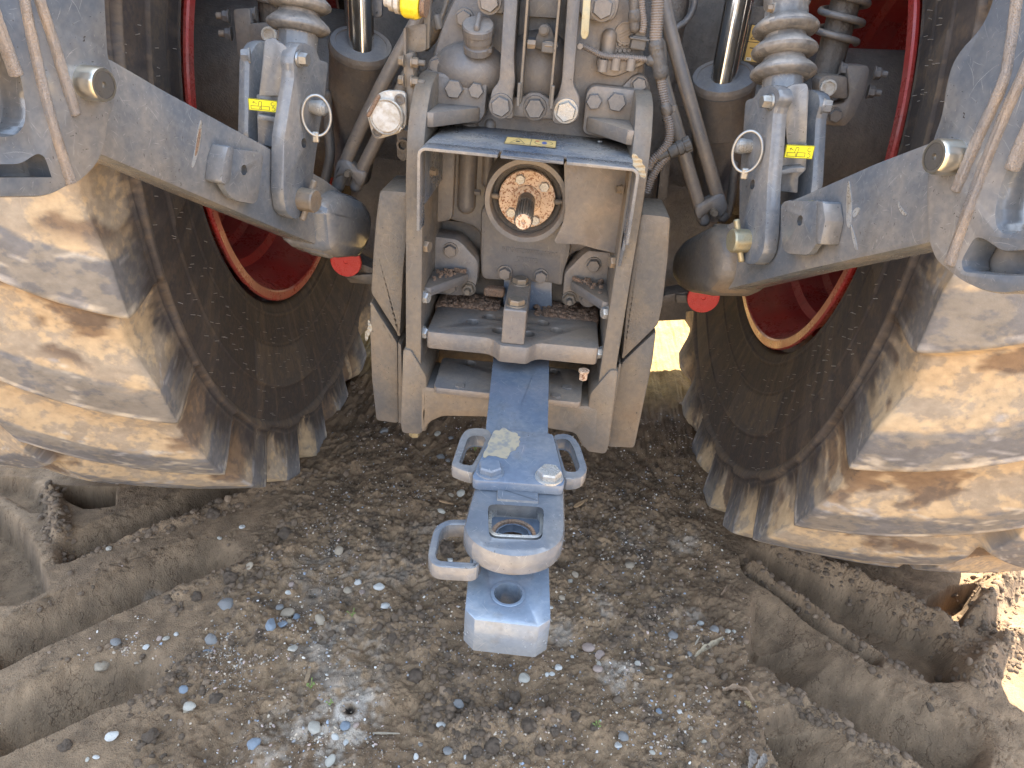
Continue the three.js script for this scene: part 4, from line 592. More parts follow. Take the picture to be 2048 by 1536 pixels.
// ---- the rest of the tractor, above and ahead of the picture
{
  const arcShape = new THREE.Shape(); for (let i = 0; i <= 30; i++) { const a = mix(.62, 2.9, i / 30); const p = [Math.cos(a) * 1.3, Math.sin(a) * 1.3]; i ? arcShape.lineTo(...p) : arcShape.moveTo(...p); } for (let i = 30; i >= 0; i--) { const a = mix(.62, 2.9, i / 30); arcShape.lineTo(Math.cos(a) * 1.26, Math.sin(a) * 1.26); } arcShape.closePath();
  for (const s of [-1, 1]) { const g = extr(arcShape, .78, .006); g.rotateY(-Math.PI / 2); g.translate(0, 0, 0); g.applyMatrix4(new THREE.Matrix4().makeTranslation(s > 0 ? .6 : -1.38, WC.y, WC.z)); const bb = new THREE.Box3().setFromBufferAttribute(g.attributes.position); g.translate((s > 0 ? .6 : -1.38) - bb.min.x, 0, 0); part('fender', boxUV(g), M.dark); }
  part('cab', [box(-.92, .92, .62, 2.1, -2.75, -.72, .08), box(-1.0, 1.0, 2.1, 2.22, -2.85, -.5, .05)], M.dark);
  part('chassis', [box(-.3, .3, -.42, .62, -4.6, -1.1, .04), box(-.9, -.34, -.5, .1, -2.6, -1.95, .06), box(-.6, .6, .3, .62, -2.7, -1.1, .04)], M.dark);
  part('bonnet', box(-.48, .48, .4, 1.25, -5.3, -2.75, .12), M.red);
  for (const s of [-1, 1]) part('front_tyre', turned([[.4, -.27], [.68, -.3], [.77, -.22], [.79, 0], [.77, .22], [.68, .3], [.4, .27]], V(s * .98, -.29, -4.1), XP, 40), M.black);
  part('front_axle', box(-.75, .75, -.4, -.2, -4.2, -4.0, .03), M.dark);
}

// ================================================================ SOIL
const G = (x, y) => at(x, y, 'y', GY);                // where a pixel meets the level soil
const ramps = [   // furrows pressed by the lugs: near lip (left to right in view), width towards the tractor, depth
  { l: [[110, 1128], [163, 1110], [280, 1066], [364, 1037], [414, 1012], [520, 975]], w: .12, d: .085, t: .05 },
  { l: [[-60, 1362], [0, 1337], [160, 1265], [323, 1186], [435, 1144], [500, 1102]], w: .16, d: .105, t: .09 },
  { l: [[-60, 1545], [0, 1517], [207, 1418], [250, 1408], [300, 1382], [365, 1335]], w: .17, d: .1, t: .07 },
  { l: [[1500, 1270], [1517, 1275], [1567, 1364], [1676, 1430], [1767, 1485], [1870, 1540], [1960, 1600]], w: .22, d: .13, t: .04 },
  { l: [[1510, 1425], [1521, 1440], [1537, 1490], [1575, 1540], [1640, 1620]], w: .2, d: .12, t: .04 },
  { l: [[1478, 1105], [1484, 1130], [1500, 1148], [1560, 1182], [1629, 1240], [1700, 1290], [1767, 1330]], w: .06, d: .045, t: .03 },
].map(f => { f.p = f.l.map(q => G(...q)); return f; });
const pits = [    // flat-bottomed prints
  { l: [[-80, 985], [-20, 1005], [41, 1050], [79, 1105], [95, 1173], [88, 1188], [37, 1211], [-80, 1218]], d: .1, e: .02 },
  { l: [[112, 972], [232, 976], [226, 1012], [166, 1018], [122, 998]], d: .11, e: .014 },
  { l: [[-60, 945], [60, 955], [88, 985], [92, 1025], [60, 1030], [10, 990], [-60, 985]], d: .05, e: .02 },
  { l: [[1484, 1120], [1560, 1168], [1665, 1238], [1789, 1318], [1862, 1366], [1932, 1370], [1925, 1330], [1900, 1275], [1800, 1222], [1640, 1150], [1500, 1090]], d: .085, e: .03 },
  { l: [[1838, 1222], [1860, 1195], [1899, 1172], [1957, 1166], [1945, 1215], [1917, 1262]], d: .085, e: .016 },
  { l: [[1520, 1250], [1560, 1290], [1572, 1362], [1530, 1330], [1496, 1320], [1494, 1270]], d: .09, e: .02 },
].map(f => { f.p = f.l.map(q => G(...q)); return f; });
const ridges = [  // lumpy crests squeezed up between the prints
  { l: [[1478, 1118], [1563, 1160], [1665, 1222], [1789, 1303], [1862, 1352]], w: .032, h: .04 },
  { l: [[1505, 1082], [1629, 1122], [1700, 1162], [1811, 1206], [1920, 1275]], w: .04, h: .032 },
  { l: [[1930, 1372], [1960, 1330], [2000, 1296], [2048, 1280]], w: .05, h: .05 },
  { l: [[1567, 1372], [1676, 1442], [1767, 1500], [1870, 1560]], w: .02, h: .014 },
  { l: [[1935, 1262], [1975, 1200], [2012, 1150]], w: .06, h: .07 },
  { l: [[100, 975], [112, 1040], [118, 1085]], w: .03, h: .03 },
  { l: [[120, 1108], [250, 1075], [360, 1046], [480, 1000], [620, 935]], w: .035, h: .016 },
  { l: [[330, 1200], [460, 1150], [560, 1105]], w: .05, h: .018 },
  { l: [[260, 1395], [350, 1370], [430, 1330]], w: .05, h: .02 },
  { l: [[900, 1470], [960, 1440], [1060, 1450], [1150, 1440]], w: .06, h: .03 },
  { l: [[960, 1330], [900, 1380], [880, 1460]], w: .05, h: .014 }, { l: [[800, 1200], [860, 1260], [830, 1320]], w: .06, h: .016 },
].map(f => { f.p = f.l.map(q => G(...q)); return f; });
for (const f of [...ramps, ...pits, ...ridges]) { f.x0 = Math.min(...f.p.map(p => p.x)) - .3; f.x1 = Math.max(...f.p.map(p => p.x)) + .3; f.z0 = Math.min(...f.p.map(p => p.z)) - .3; f.z1 = Math.max(...f.p.map(p => p.z)) + .3; }
function toLine(p, x, z) {                             // distance, side (positive towards the tractor), run from the nearer end
  let best = 1e9, side = 1, run = 0, acc = 0, tot = 0; for (let i = 0; i + 1 < p.length; i++) tot += Math.hypot(p[i + 1].x - p[i].x, p[i + 1].z - p[i].z);
  for (let i = 0; i + 1 < p.length; i++) { const ex = p[i + 1].x - p[i].x, ez = p[i + 1].z - p[i].z, L2 = ex * ex + ez * ez, L = Math.sqrt(L2); let t = ((x - p[i].x) * ex + (z - p[i].z) * ez) / L2; const tc = clamp(t), dx = x - p[i].x - ex * tc, dz = z - p[i].z - ez * tc, d = Math.hypot(dx, dz); if (d < best) { best = d; side = (ex * dz - ez * dx) < 0 ? 1 : -1; run = Math.min(acc + tc * L, tot - acc - tc * L); } acc += L; }
  return [best, side, run];
}
function inPoly(p, x, z) { let c = false, d = 1e9; for (let i = 0, j = p.length - 1; i < p.length; j = i++) { if ((p[i].z > z) !== (p[j].z > z) && x < (p[j].x - p[i].x) * (z - p[i].z) / (p[j].z - p[i].z) + p[i].x) c = !c; const ex = p[j].x - p[i].x, ez = p[j].z - p[i].z, t = clamp(((x - p[i].x) * ex + (z - p[i].z) * ez) / (ex * ex + ez * ez)); d = Math.min(d, Math.hypot(x - p[i].x - ex * t, z - p[i].z - ez * t)); } return c ? d : -d; }
const pitA = G(700, 1424), pitB = G(627, 1185);
function soil(x, z) {                                  // height above GY, and how kneaded and smooth the soil is
  const wx = (f3(x * 9, 1, z * 9, 2) - .5) * .03, wz = (f3(x * 9, 7, z * 9, 2) - .5) * .03;
  const wf = (f3(x * 40, 3, z * 40, 2) - .5) * .012;
  let h = (f3(x * 2.2, 5, z * 2.2, 3) - .5) * .05, smooth = 0;
  const ax = Math.abs(x), track = sm(.6, .72, ax + wx) * sm(1.5, 1.4, ax) * sm(-1.0, -.6, z);
  smooth = track * .93; let cut = 0, up = 0, lump = 0, crest = 0;
  for (const f of ramps) { if (x < f.x0 || x > f.x1 || z < f.z0 || z > f.z1) continue; const [d, s, run] = toLine(f.p, x + wx * .5, z + wz * .5); const sd = d * s + wf * .5, k = sm(0, f.t, run);
    const v = sd > 0 ? 1 - sm(.12, 1, sd / f.w) : sm(-.009, 0, sd); const e = f.d * v * k; if (e > cut) cut = e; if (sd > 0 && sd < f.w) { smooth = Math.max(smooth, k); crest = Math.max(crest, k * sm(.7, 1, sd / f.w)); } }
  for (const f of pits) { if (x < f.x0 || x > f.x1 || z < f.z0 || z > f.z1) continue; const d = inPoly(f.p, x + wx * .5, z + wz * .5) + wf * .5; const e = f.d * sm(-.004, f.e, d); if (e > cut) cut = e; if (d > .005) smooth = 1; }
  for (const f of ridges) { if (x < f.x0 || x > f.x1 || z < f.z0 || z > f.z1) continue; const [d, , run] = toLine(f.p, x + wx, z + wz); const k = sm(f.w, 0, d) * sm(0, .06, run + .02); if (k > 0) { up = Math.max(up, f.h * k * (.5 + f3(x * 26, 2, z * 26, 3))); lump = Math.max(lump, k); } }
  h += up - cut;
  smooth *= 1 - crest * .5; const rough = clamp(1 - smooth * .97 + lump * .5);
  h += (f3(x * 14, 9, z * 14, 4) - .5) * .042 * rough * (track > .3 ? .6 : 1);
  const c = f3(x * 55, 4, z * 55, 3); h += (c - .5) * .02 * rough + (n3(x * 150, 8, z * 150) - .5) * .006 * (.18 + .82 * rough);
  // shrinkage cracks in the kneaded soil
  const cr = Math.abs(f3(x * 11, 21, z * 11, 4) - .5) + Math.abs(f3(x * 30, 25, z * 30, 2) - .5) * .06; const cw = .016 + .02 * crest; if (cr < cw && (smooth > .25 || crest > .2)) h -= .006 * (1 - cr / cw) * sm(.42, .62, f3(x * 5, 41, z * 5, 2) + crest * .25);
  for (const [p, R] of [[pitA, .012], [pitB, .009]]) { const d = Math.hypot(x - p.x, z - p.z); if (d < .06) { h = mix(h, (f3(x * 2.2, 5, z * 2.2, 3) - .5) * .05, sm(.06, .03, d)); h += .006 * Math.exp(-Math.pow((d - .02) / .008, 2)) - .02 * sm(R, R * .3, d); } }
  return [h, smooth, lump, cut];
}
const soilY = (x, z) => GY + soil(x, z)[0];
const pale = [[700, 1424, .075, .8], [745, 1390, .05, .5], [680, 1480, .09, .5], [650, 1150, .12, .28], [1240, 1355, .06, .75], [1385, 1240, .05, .6], [1210, 1215, .05, .5], [1280, 1060, .07, .45], [1370, 1080, .05, .5], [1120, 1260, .05, .4], [560, 1500, .1, .4], [1380, 1385, .05, .4], [300, 1165, .03, .4], [690, 1300, .13, .4], [770, 1130, .12, .3], [640, 1460, .12, .4], [860, 1060, .1, .2], [1320, 830, .12, .35]].map(([x, y, r, k]) => [G(x, y), r, k]);
{
  const axis = (a, b, fine, far, g) => { const l = [a]; let st = fine, v = b; const mid = []; for (let q = a; q <= b + 1e-9; q += fine) mid.push(q); const lo = [], hi = []; let s1 = fine, q = a; while (q > -far) { s1 *= g; q -= s1; lo.unshift(q); } s1 = fine; q = mid[mid.length - 1]; while (q < far) { s1 *= g; q += s1; hi.push(q); } return [...lo, ...mid, ...hi]; };
  const xs = axis(-1.2, 1.45, .0032, 220, 1.12), zs = axis(-.7, .7, .0032, 220, 1.09), nx = xs.length, nz = zs.length;
  const pos = new Float32Array(nx * nz * 3), col = new Float32Array(nx * nz * 3), uv = new Float32Array(nx * nz * 2), idx = new Uint32Array((nx - 1) * (nz - 1) * 6); let w = 0;
  for (let j = 0; j < nz; j++) for (let i = 0; i < nx; i++) {
    const x = xs[i], z = zs[j], k = j * nx + i, near = Math.abs(x) < 4 && z > -5 && z < 4; const [h, s, lump, cut] = near ? soil(x, z) : [(n3(x * .3, 5, z * .3) - .5) * .1, 0, 0, 0];
    pos[k * 3] = x; pos[k * 3 + 1] = GY + h; pos[k * 3 + 2] = z; uv[k * 2] = x; uv[k * 2 + 1] = z;
    const a = f3(x * 5, 31, z * 5, 4), b = f3(x * 24, 33, z * 24, 3), c = f3(x * 90, 35, z * 90, 2);
    let cc = lerp3([.15, .104, .066], [.262, .188, .12], clamp(a * 1.6 - .3 + (b - .5) * .8)); cc = lerp3(cc, [.085, .066, .052], sm(.58, .74, b * .6 + a * .4 + (c - .5) * .2) * (.75 - s * .5));
    cc = lerp3(cc, lerp3([.185, .132, .086], [.235, .172, .116], b), s * .75); cc = lerp3(cc, [.24, .175, .115], lump * .35 * b * 2);
    if (near) for (const [p, r, q] of pale) { const d = Math.hypot(x - p.x, z - p.z); if (d < r) cc = lerp3(cc, [.4, .37, .335], q * 1.15 * sm(r * 1.3, r * .2, d) * clamp(.3 + (b - .45) * 3 + (c - .5) * 2.4)); }
    if (near) { const d = Math.hypot(x - pitA.x, z - pitA.z); if (d < .05) cc = lerp3(cc, [.5, .48, .46], .75 * Math.exp(-Math.pow((d - .026) / .009, 2))); if (d < .01) cc = [.06, .045, .035]; }
    cc = lerp3(cc, [.34, .26, .115], sm(-1.05, -1.35, z) * clamp(.55 + b * .7)); cc = lerp3(cc, [.4, .31, .19], sm(1.2, 1.8, z));  // far soil yellowed for the sunlit patch; unseen soil behind paled for warm bounce
    col.set(cc.map((v, q) => v * [1.66, 1.58, 1.44][q]), k * 3);
    if (i < nx - 1 && j < nz - 1) { idx.set([k, k + nx, k + 1, k + 1, k + nx, k + nx + 1], w); w += 6; }
  }
  const g = new THREE.BufferGeometry(); g.setAttribute('position', new THREE.BufferAttribute(pos, 3)); g.setAttribute('color', new THREE.BufferAttribute(col, 3)); g.setAttribute('uv', new THREE.BufferAttribute(uv, 2)); g.setIndex(new THREE.BufferAttribute(idx, 1)); g.computeVertexNormals();
  const gt = tex((u, v) => { const a = pf(u, v, 14, 6, 701), b = pn(u * 210, v * 210, 210, 707), c = pn(u * 420, v * 420, 420, 709); let l = 190 + 90 * (a - .5); let q = [l, l * .985, l * .965]; if (b > .8) q = lerp3(q, [250, 242, 226], (b - .8) * 3); if (c > .9) q = lerp3(q, [255, 250, 240], .6); if (b < .13) q = lerp3(q, [120, 108, 98], .5); const k = Math.abs(pf(u, v, 9, 5, 731) - .5); if (k < .008 && pn(u * 5, v * 5, 5, 741) > .45) q = lerp3(q, [90, 76, 64], .5 * (1 - k / .008)); return q; });
  const gb = tex((u, v) => { let a = 255 * (pf(u, v, 24, 5, 721) * .6 + pn(u * 210, v * 210, 210, 707) * .4); const k = Math.abs(pf(u, v, 9, 5, 731) - .5); if (k < .012 && pn(u * 5, v * 5, 5, 741) > .45) a -= 120 * (1 - k / .012); return [a, a, a]; }, false);
  const m = shade(new THREE.Mesh(g, new THREE.MeshStandardMaterial({ map: rep(gt, .42), vertexColors: true, roughness: .97, bumpMap: rep(gb, .42), bumpScale: .003 }))); m.name = 'ground'; m.userData = { kind: 'structure', label: 'brown churned soil with tyre prints and gravel' }; scene.add(m);
}
// ---- stones: shapes
function lumpGeo(k, detail, rough, sx = 1, sy = .7, sz = 1, facets = 0) {
  let g = new THREE.IcosahedronGeometry(1, detail); const P = g.attributes.position; const cuts = []; for (let i = 0; i < facets; i++) { const d = V(h3(k, i, 1) - .5, h3(k, i, 2) - .5, h3(k, i, 3) - .5).normalize(); cuts.push([d, .62 + .3 * h3(k, i, 4)]); }
  for (let i = 0; i < P.count; i++) { const v = V().fromBufferAttribute(P, i).normalize(); let r = 1 + (f3(v.x * 1.6 + k * 7, v.y * 1.6, v.z * 1.6, 3) - .5) * rough; for (const [d, c] of cuts) { const t = v.dot(d); if (t * r > c) r = c / t; } P.setXYZ(i, v.x * r * sx, v.y * r * sy, v.z * r * sz); }
  g.deleteAttribute('uv'); g.deleteAttribute('normal'); if (facets) { g = toCreasedNormals(g, .5); } else { g = mergeVertices(g, 1e-4); g.computeVertexNormals(); } return boxUV(g);
}
const smoothStones = [0, 1, 2, 3].map(i => lumpGeo(i + 1, 3, .5, 1, .62 + .1 * (i % 2), .78 + .1 * (i % 3))), sharpStones = [0, 1, 2, 3].map(i => lumpGeo(i + 11, 3, .35, 1, .7, .82, 7));
const stoneT = tex((u, v) => { const a = pf(u, v, 12, 5, 801), b = pn(u * 120, v * 120, 120, 807); const l = 225 + 60 * (a - .5) - (b > .85 ? 30 : 0); return [l, l, l * .985]; }, true, 256);
const stoneM = {}; const SC = { tan: [.42, .34, .25], pale: [.5, .46, .39], white: [.62, .6, .56], grey: [.27, .26, .25], blue: [.25, .29, .34], pink: [.42, .32, .27], brown: [.2, .145, .1], dark: [.13, .12, .115] };
for (const k in SC) stoneM[k] = new THREE.MeshStandardMaterial({ map: rep(stoneT, .06), color: new THREE.Color(...SC[k]), roughness: .85, bumpMap: rep(bumpCast, .03), bumpScale: .0006 });
// each stone: pixel, width in pixels, colour, r = rounded or s = sharp, label
const stones = [
  [575, 1225, 27, 'tan', 'r', 'rounded tan-grey pebble, largest of the cluster left of the drawbar end'],
  [542, 1251, 25, 'blue', 's', 'angular blue-grey stone at the left of the pebble cluster'],
  [564, 1249, 18, 'blue', 's', 'small blue stone just under the big tan pebble of the cluster'],
  [593, 1233, 17, 'blue', 'r', 'bright pale blue pebble touching the big tan pebble on its right'],
  [560, 1218, 16, 'grey', 'r', 'grey pebble above left in the pebble cluster beside the big tan one'],
  [579, 1243, 12, 'tan', 's', 'tiny tan stone in the middle of the pebble cluster'],
  [586, 1296, 20, 'pale', 's', 'cream stone lying just below the blue pebble cluster'],
  [640, 1239, 22, 'tan', 'r', 'flat tan-grey pebble alone to the right of the pebble cluster'],
  [771, 1213, 19, 'white', 'r', 'smooth white oval pebble on the bare smear left of the drawbar end'],
  [422, 1279, 23, 'grey', 'r', 'light grey oval pebble at the end of the middle furrow'],
  [414, 1300, 15, 'blue', 'r', 'blue-grey pebble under the light grey oval one'],
  [453, 1207, 38, 'grey', 'r', 'large grey stone half buried beside the middle furrow'],
  [209, 1348, 32, 'tan', 'r', 'large dusty round stone half buried in the left print'],
  [379, 1416, 22, 'pale', 'r', 'cream pear-shaped pebble at the end of the lowest left furrow'],
  [372, 1425, 9, 'tan', 'r', 'tiny yellow pebble against the cream pear-shaped one'],
  [223, 1471, 24, 'white', 's', 'white angular stone among crumbs at the lower left'],
  [629, 1456, 30, 'pale', 'r', 'largest smooth pale oval pebble below the whitish ring'],
  [508, 1488, 28, 'blue', 'r', 'smooth blue-grey oval pebble near the lower edge'],
  [690, 1450, 21, 'blue', 'r', 'blue-grey pebble on the whitish ring around the small pit'],
  [712, 1448, 12, 'pink', 'r', 'small pinkish pebble right of the blue one on the whitish ring'],
  [670, 1469, 15, 'white', 's', 'small white stone below the whitish ring'],
  [691, 1484, 13, 'white', 's', 'small white chip lower right of the whitish ring'],
  [366, 1375, 17, 'blue', 'r', 'small dark blue pebble above the cream pear-shaped pebble'],
  [716, 1167, 17, 'white', 's', 'white angular chip left of the lower handle, leftmost of a scatter'],
  [696, 1184, 19, 'tan', 'r', 'flat tan pebble in the scatter left of the lower handle'],
  [724, 1184, 15, 'pink', 's', 'pinkish three-sided stone in the scatter left of the lower handle'],
  [758, 1173, 19, 'white', 's', 'white angular stone in the scatter nearest the lower handle'],
  [217, 1094, 13, 'pale', 'r', 'pale pebble on the crest of the uppermost left furrow'],
  [292, 1292, 13, 'white', 's', 'white chip on the crest between the two lower left furrows'],
  [332, 1276, 15, 'pale', 'r', 'pale upright pebble near the light grey oval one'],
  [318, 1275, 12, 'pink', 's', 'dull pink chip left of the pale upright pebble'],
  [352, 1267, 11, 'white', 'r', 'small white pebble on top of the lower left crest'],
  [661, 1521, 22, 'pale', 'r', 'tall pale pebble cut by the lower edge of the photo, left of the whitish crust'],
  [231, 1283, 20, 'grey', 'r', 'flat grey pebble on the lower left crest'],
  [499, 1132, 15, 'tan', 's', 'tan stone at the tip of the middle furrow'],
  [439, 1075, 10, 'pale', 's', 'tiny pale stone beyond the middle furrow'],
  [678, 1103, 21, 'tan', 'r', 'tan rounded stone beside blue grit behind the lower handle'],
  [577, 1188, 13, 'white', 's', 'white three-sided chip above the pebble cluster'],
  [583, 1168, 11, 'pink', 'r', 'reddish pebble above the white three-sided chip'],
  [192, 1513, 11, 'white', 'r', 'tiny white pebble at the lower left corner'],
  [174, 1517, 9, 'pale', 'r', 'tiny cream pebble left of the tiny white one at the lower left corner'],
  [484, 1053, 12, 'white', 's', 'white flat chip under the left tyre edge'],
  [1048, 1357, 26, 'pale', 's', 'big cream half-round stone below the drawbar end'],
  [1117, 1333, 17, 'white', 's', 'white angular stone lower right of the drawbar end'],
  [1104, 1346, 12, 'white', 'r', 'small white pebble beside the white angular stone'],
  [1094, 1348, 9, 'white', 'r', 'tiny white pebble next to the small white one below the drawbar end'],
  [1177, 1295, 22, 'pink', 'r', 'pinkish grey stone right of the drawbar end, upper of a pair'],
  [1200, 1312, 23, 'pink', 's', 'pink-tan angular stone, lower of the pair right of the drawbar end'],
  [1195, 1340, 20, 'pink', 'r', 'flat pink-grey stone under the pair right of the drawbar end'],
  [1198, 1327, 12, 'pale', 's', 'small pale stone between the pair and the flat pink-grey one'],
  [896, 1500, 19, 'grey', 'r', 'round speckled grey pebble at the lower edge left of the clods'],
  [832, 1513, 12, 'white', 'r', 'small white pebble left of the round speckled grey one'],
  [882, 1449, 17, 'white', 'r', 'white oval pebble left of the mound of clods'],
  [933, 1519, 14, 'white', 's', 'white chip at the foot of the clods on the lower edge'],
  [841, 1487, 10, 'grey', 'r', 'tiny grey pebble above the small white one left of the clods'],
  [1319, 1421, 15, 'blue', 's', 'blue-grey chip right of the clods, left of a white cube'],
  [1358, 1424, 13, 'white', 's', 'white cube-shaped stone right of the clods'],
  [1248, 1472, 20, 'grey', 'r', 'long grey stone right of the clods'],
  [1237, 1489, 17, 'white', 's', 'white stone just below the long grey one'],
  [1305, 1502, 11, 'pale', 'r', 'small cream pebble on the lower edge right of the long grey stone'],
  [1428, 1261, 21, 'grey', 's', 'grey pitted stone above the long pale leaf'],
  [1456, 1262, 11, 'pale', 'r', 'pale pebble right of the grey pitted stone'],
  [1346, 1270, 20, 'grey', 'r', 'flat grey flake left of the long pale leaf'],
  [1401, 1245, 13, 'white', 'r', 'white pebble on the whitish crust above the pitted stone'],
  [1380, 1308, 11, 'grey', 'r', 'grey pebble at the tip of the long pale leaf'],
  [1260, 1131, 17, 'tan', 'r', 'tan pebble alone right of the hitch nose'],
  [1151, 1147, 15, 'tan', 's', 'tan stone close to the right of the hitch nose'],
  [1141, 1160, 12, 'pale', 's', 'pale stone just below the tan one beside the hitch nose'],
  [1124, 1196, 14, 'tan', 'r', 'flat tan pebble right of the drawbar hole'],
  [1102, 1214, 10, 'white', 'r', 'white pebble touching the right edge of the drawbar end'],
  [917, 1407, 21, 'grey', 's', 'long upright grey flake left of the clod mound'],
  [1235, 1399, 22, 'brown', 's', 'brown flat stone above the clods on the right'],
  [1440, 1321, 15, 'brown', 's', 'dark ribbed brown stone under the long pale leaf'],
  [1382, 1455, 11, 'tan', 's', 'small tan stone below the white cube-shaped one'],
  [1409, 1485, 12, 'pale', 'r', 'pale rounded pebble lower right, above a bluish chip'],
  [1442, 1508, 11, 'blue', 's', 'bluish chip at the lower right edge of the gravel'],
  [1339, 1353, 10, 'grey', 'r', 'small grey pebble on the whitish gravel patch'],
  [1304, 1337, 11, 'tan', 'r', 'small upright tan pebble left of the small grey one on the gravel'],
  [1275, 1325, 11, 'pale', 'r', 'small pale pebble above the whitish gravel patch'],
  [1145, 1311, 9, 'white', 'r', 'tiny white pebble between the drawbar end and the pink stones'],
  [922, 984, 19, 'pale', 'r', 'pale smooth pebble left of the hitch tongue'],
  [902, 987, 13, 'tan', 's', 'tan stone left of the pale smooth pebble near the hitch'],
  [881, 984, 13, 'brown', 's', 'reddish brown stone, leftmost of three beside the hitch'],
  [883, 1019, 14, 'pale', 'r', 'pale slanting pebble above the lower handle'],
  [875, 867, 15, 'pale', 'r', 'cream pebble on the dark soil behind the left handle'],
  [882, 912, 16, 'grey', 'r', 'grey stone just outside the left handle'],
  [896, 921, 12, 'grey', 's', 'small grey stone against the left handle'],
  [902, 876, 12, 'grey', 's', 'grey chip above the left handle'],
  [849, 890, 8, 'white', 'r', 'tiny white pebble left of the left handle'],
  [1141, 1009, 12, 'tan', 's', 'tan chip right of the hitch beside a splinter of wood'],
  [901, 1118, 11, 'white', 'r', 'white pebble inside the lower handle'],
  [767, 858, 19, 'grey', 's', 'pointed grey stone under the left sway pad'],
  [1364, 806, 11, 'tan', 's', 'tan stone on the dark soil beside the right tyre'],
  [1768 - 300, 1262, 9, 'pale', 'r', 'tiny pale pebble near the lip of the right print'],
];
const stoneHalf = [];
for (const [x, y, d, c, kind, label] of stones) {
  let q = G(x, y); { const hh = soilY(q.x, q.z); q = at(x, y, 'y', hh + .004); } const dist = q.clone().sub(CAM).dot(AF), r = d / FOCAL * dist * .54, buried = /buried/.test(label);
  const k = stoneHalf.length, m = shade(new THREE.Mesh((kind === 'r' ? smoothStones : sharpStones)[k % 4], stoneM[c])); m.name = numbered('pebble');
  m.scale.set(r * (1 + .12 * Math.sin(k)), r * (.75 + .12 * Math.sin(k * 1.7)), r); m.position.set(q.x, soilY(q.x, q.z) + r * (buried ? -.12 : .3), q.z); m.rotation.set(.25 * Math.sin(k * 3), k * 1.7, .25 * Math.cos(k * 5)); tag(m, label, 'pebble', 'pebbles lying on the soil'); scene.add(m); stoneHalf.push([q.x, q.z, r]);
}
// loose gravel, crumbs of soil: nobody could count them
function scatter(name, geo, mat, count, place, size, flat_, colorOf, label) {
  const im = new THREE.InstancedMesh(geo, mat, count), o = new THREE.Object3D(); let n = 0, guard = 0; const cl = new THREE.Color();
  while (n < count && guard++ < count * 60) { const [x, z, w] = place(); if (rnd() > w) continue; const r = size(); o.position.set(x, soilY(x, z) + r * flat_, z); o.rotation.set(rr(-.6, .6), rr(0, 6.3), rr(-.6, .6)); o.scale.set(r * rr(.8, 1.25), r * rr(.55, 1), r * rr(.8, 1.2)); o.updateMatrix(); im.setMatrixAt(n, o.matrix); const c = colorOf(); cl.setRGB(c[0], c[1], c[2]); im.setColorAt(n, cl); n++; }
  im.count = n; shade(im); im.name = name; im.userData = { kind: 'stuff', label }; scene.add(im); return im;
}
const spot = (x, y, r) => { const g = G(x, y); return [g.x, g.z, r]; };
const heaps = [spot(560, 1245, .07), spot(585, 1275, .06), spot(1250, 1350, .1), spot(1385, 1240, .07), spot(1220, 1200, .12), spot(420, 1300, .05), spot(660, 1090, .07), spot(1000, 1480, .1), spot(1330, 1490, .1), spot(250, 1300, .05), spot(1260, 1080, .14), spot(640, 1480, .1), spot(480, 1330, .06)];
const gravelGeo = lumpGeo(31, 1, .5, 1, .75, .85, 4), crumbGeo = lumpGeo(41, 1, .9, 1, .85, .9);
const gcol = () => { const t = rnd(); const b = rr(.75, 1.25); const c = t < .34 ? SC.tan : t < .5 ? SC.grey : t < .56 ? SC.pale : t < .585 ? SC.white : t < .62 ? SC.blue : t < .9 ? SC.brown : SC.pink; return c.map(v => v * b); };
const gPlace = () => { if (rnd() < .16) { const h = heaps[Math.floor(rnd() * heaps.length)], a = rnd() * 6.283, q = rnd() * h[2] * 1.9, x = h[0] + Math.cos(a) * q, z = h[1] + Math.sin(a) * q; return [x, z, clamp(f3(x * 22, 67, z * 22, 3) * 4 - 1.6)]; } const x = rr(-1.05, 1.15), z = rr(-1.1, .66), s = soil(x, z); const ax = Math.abs(x - .08); return [x, z, clamp((1 - s[1] * 1.02) * (ax < .62 ? .9 : .35) * clamp(f3(x * 7, 61, z * 7, 3) * 2.4 - .55))]; };
const whiteM = new THREE.MeshStandardMaterial({ roughness: .9 });
scatter('gravel', gravelGeo, whiteM, 19000, gPlace, () => .0007 + .0034 * Math.pow(rnd(), 4.4), .3, gcol, 'fine gravel strewn over the soil');
const clodPts = ridges.flatMap(f => f.p.slice(0, -1).map((p, i) => [p, f.p[i + 1], f.w]));
const cPlace = () => { if (rnd() < .22) { const [a, b, w] = clodPts[Math.floor(rnd() * clodPts.length)], t = rnd(), s = (rnd() - .5) * 2.4 * w; const dx = b.x - a.x, dz = b.z - a.z, L = Math.hypot(dx, dz) || 1; return [a.x + dx * t - dz / L * s, a.z + dz * t + dx / L * s, .7]; } const x = rr(-1.1, 1.2), z = rr(-1.1, .66), s = soil(x, z); return [x, z, clamp((1 - s[1]) * clamp(f3(x * 4, 71, z * 4, 3) * 4 - 1.8))]; };
const crumbM = new THREE.MeshStandardMaterial({ roughness: 1, bumpMap: rep(bumpCast, .4), bumpScale: .003 });
scatter('soil_crumbs', crumbGeo, crumbM, 9000, cPlace, () => .0014 + .0085 * Math.pow(rnd(), 3.8), .1, () => { const b = rr(.8, 1.35), t = rnd(); return lerp3([.19, .135, .088], [.28, .195, .125], t * t).map(v => v * b); }, 'crumbs and small clods of brown soil');
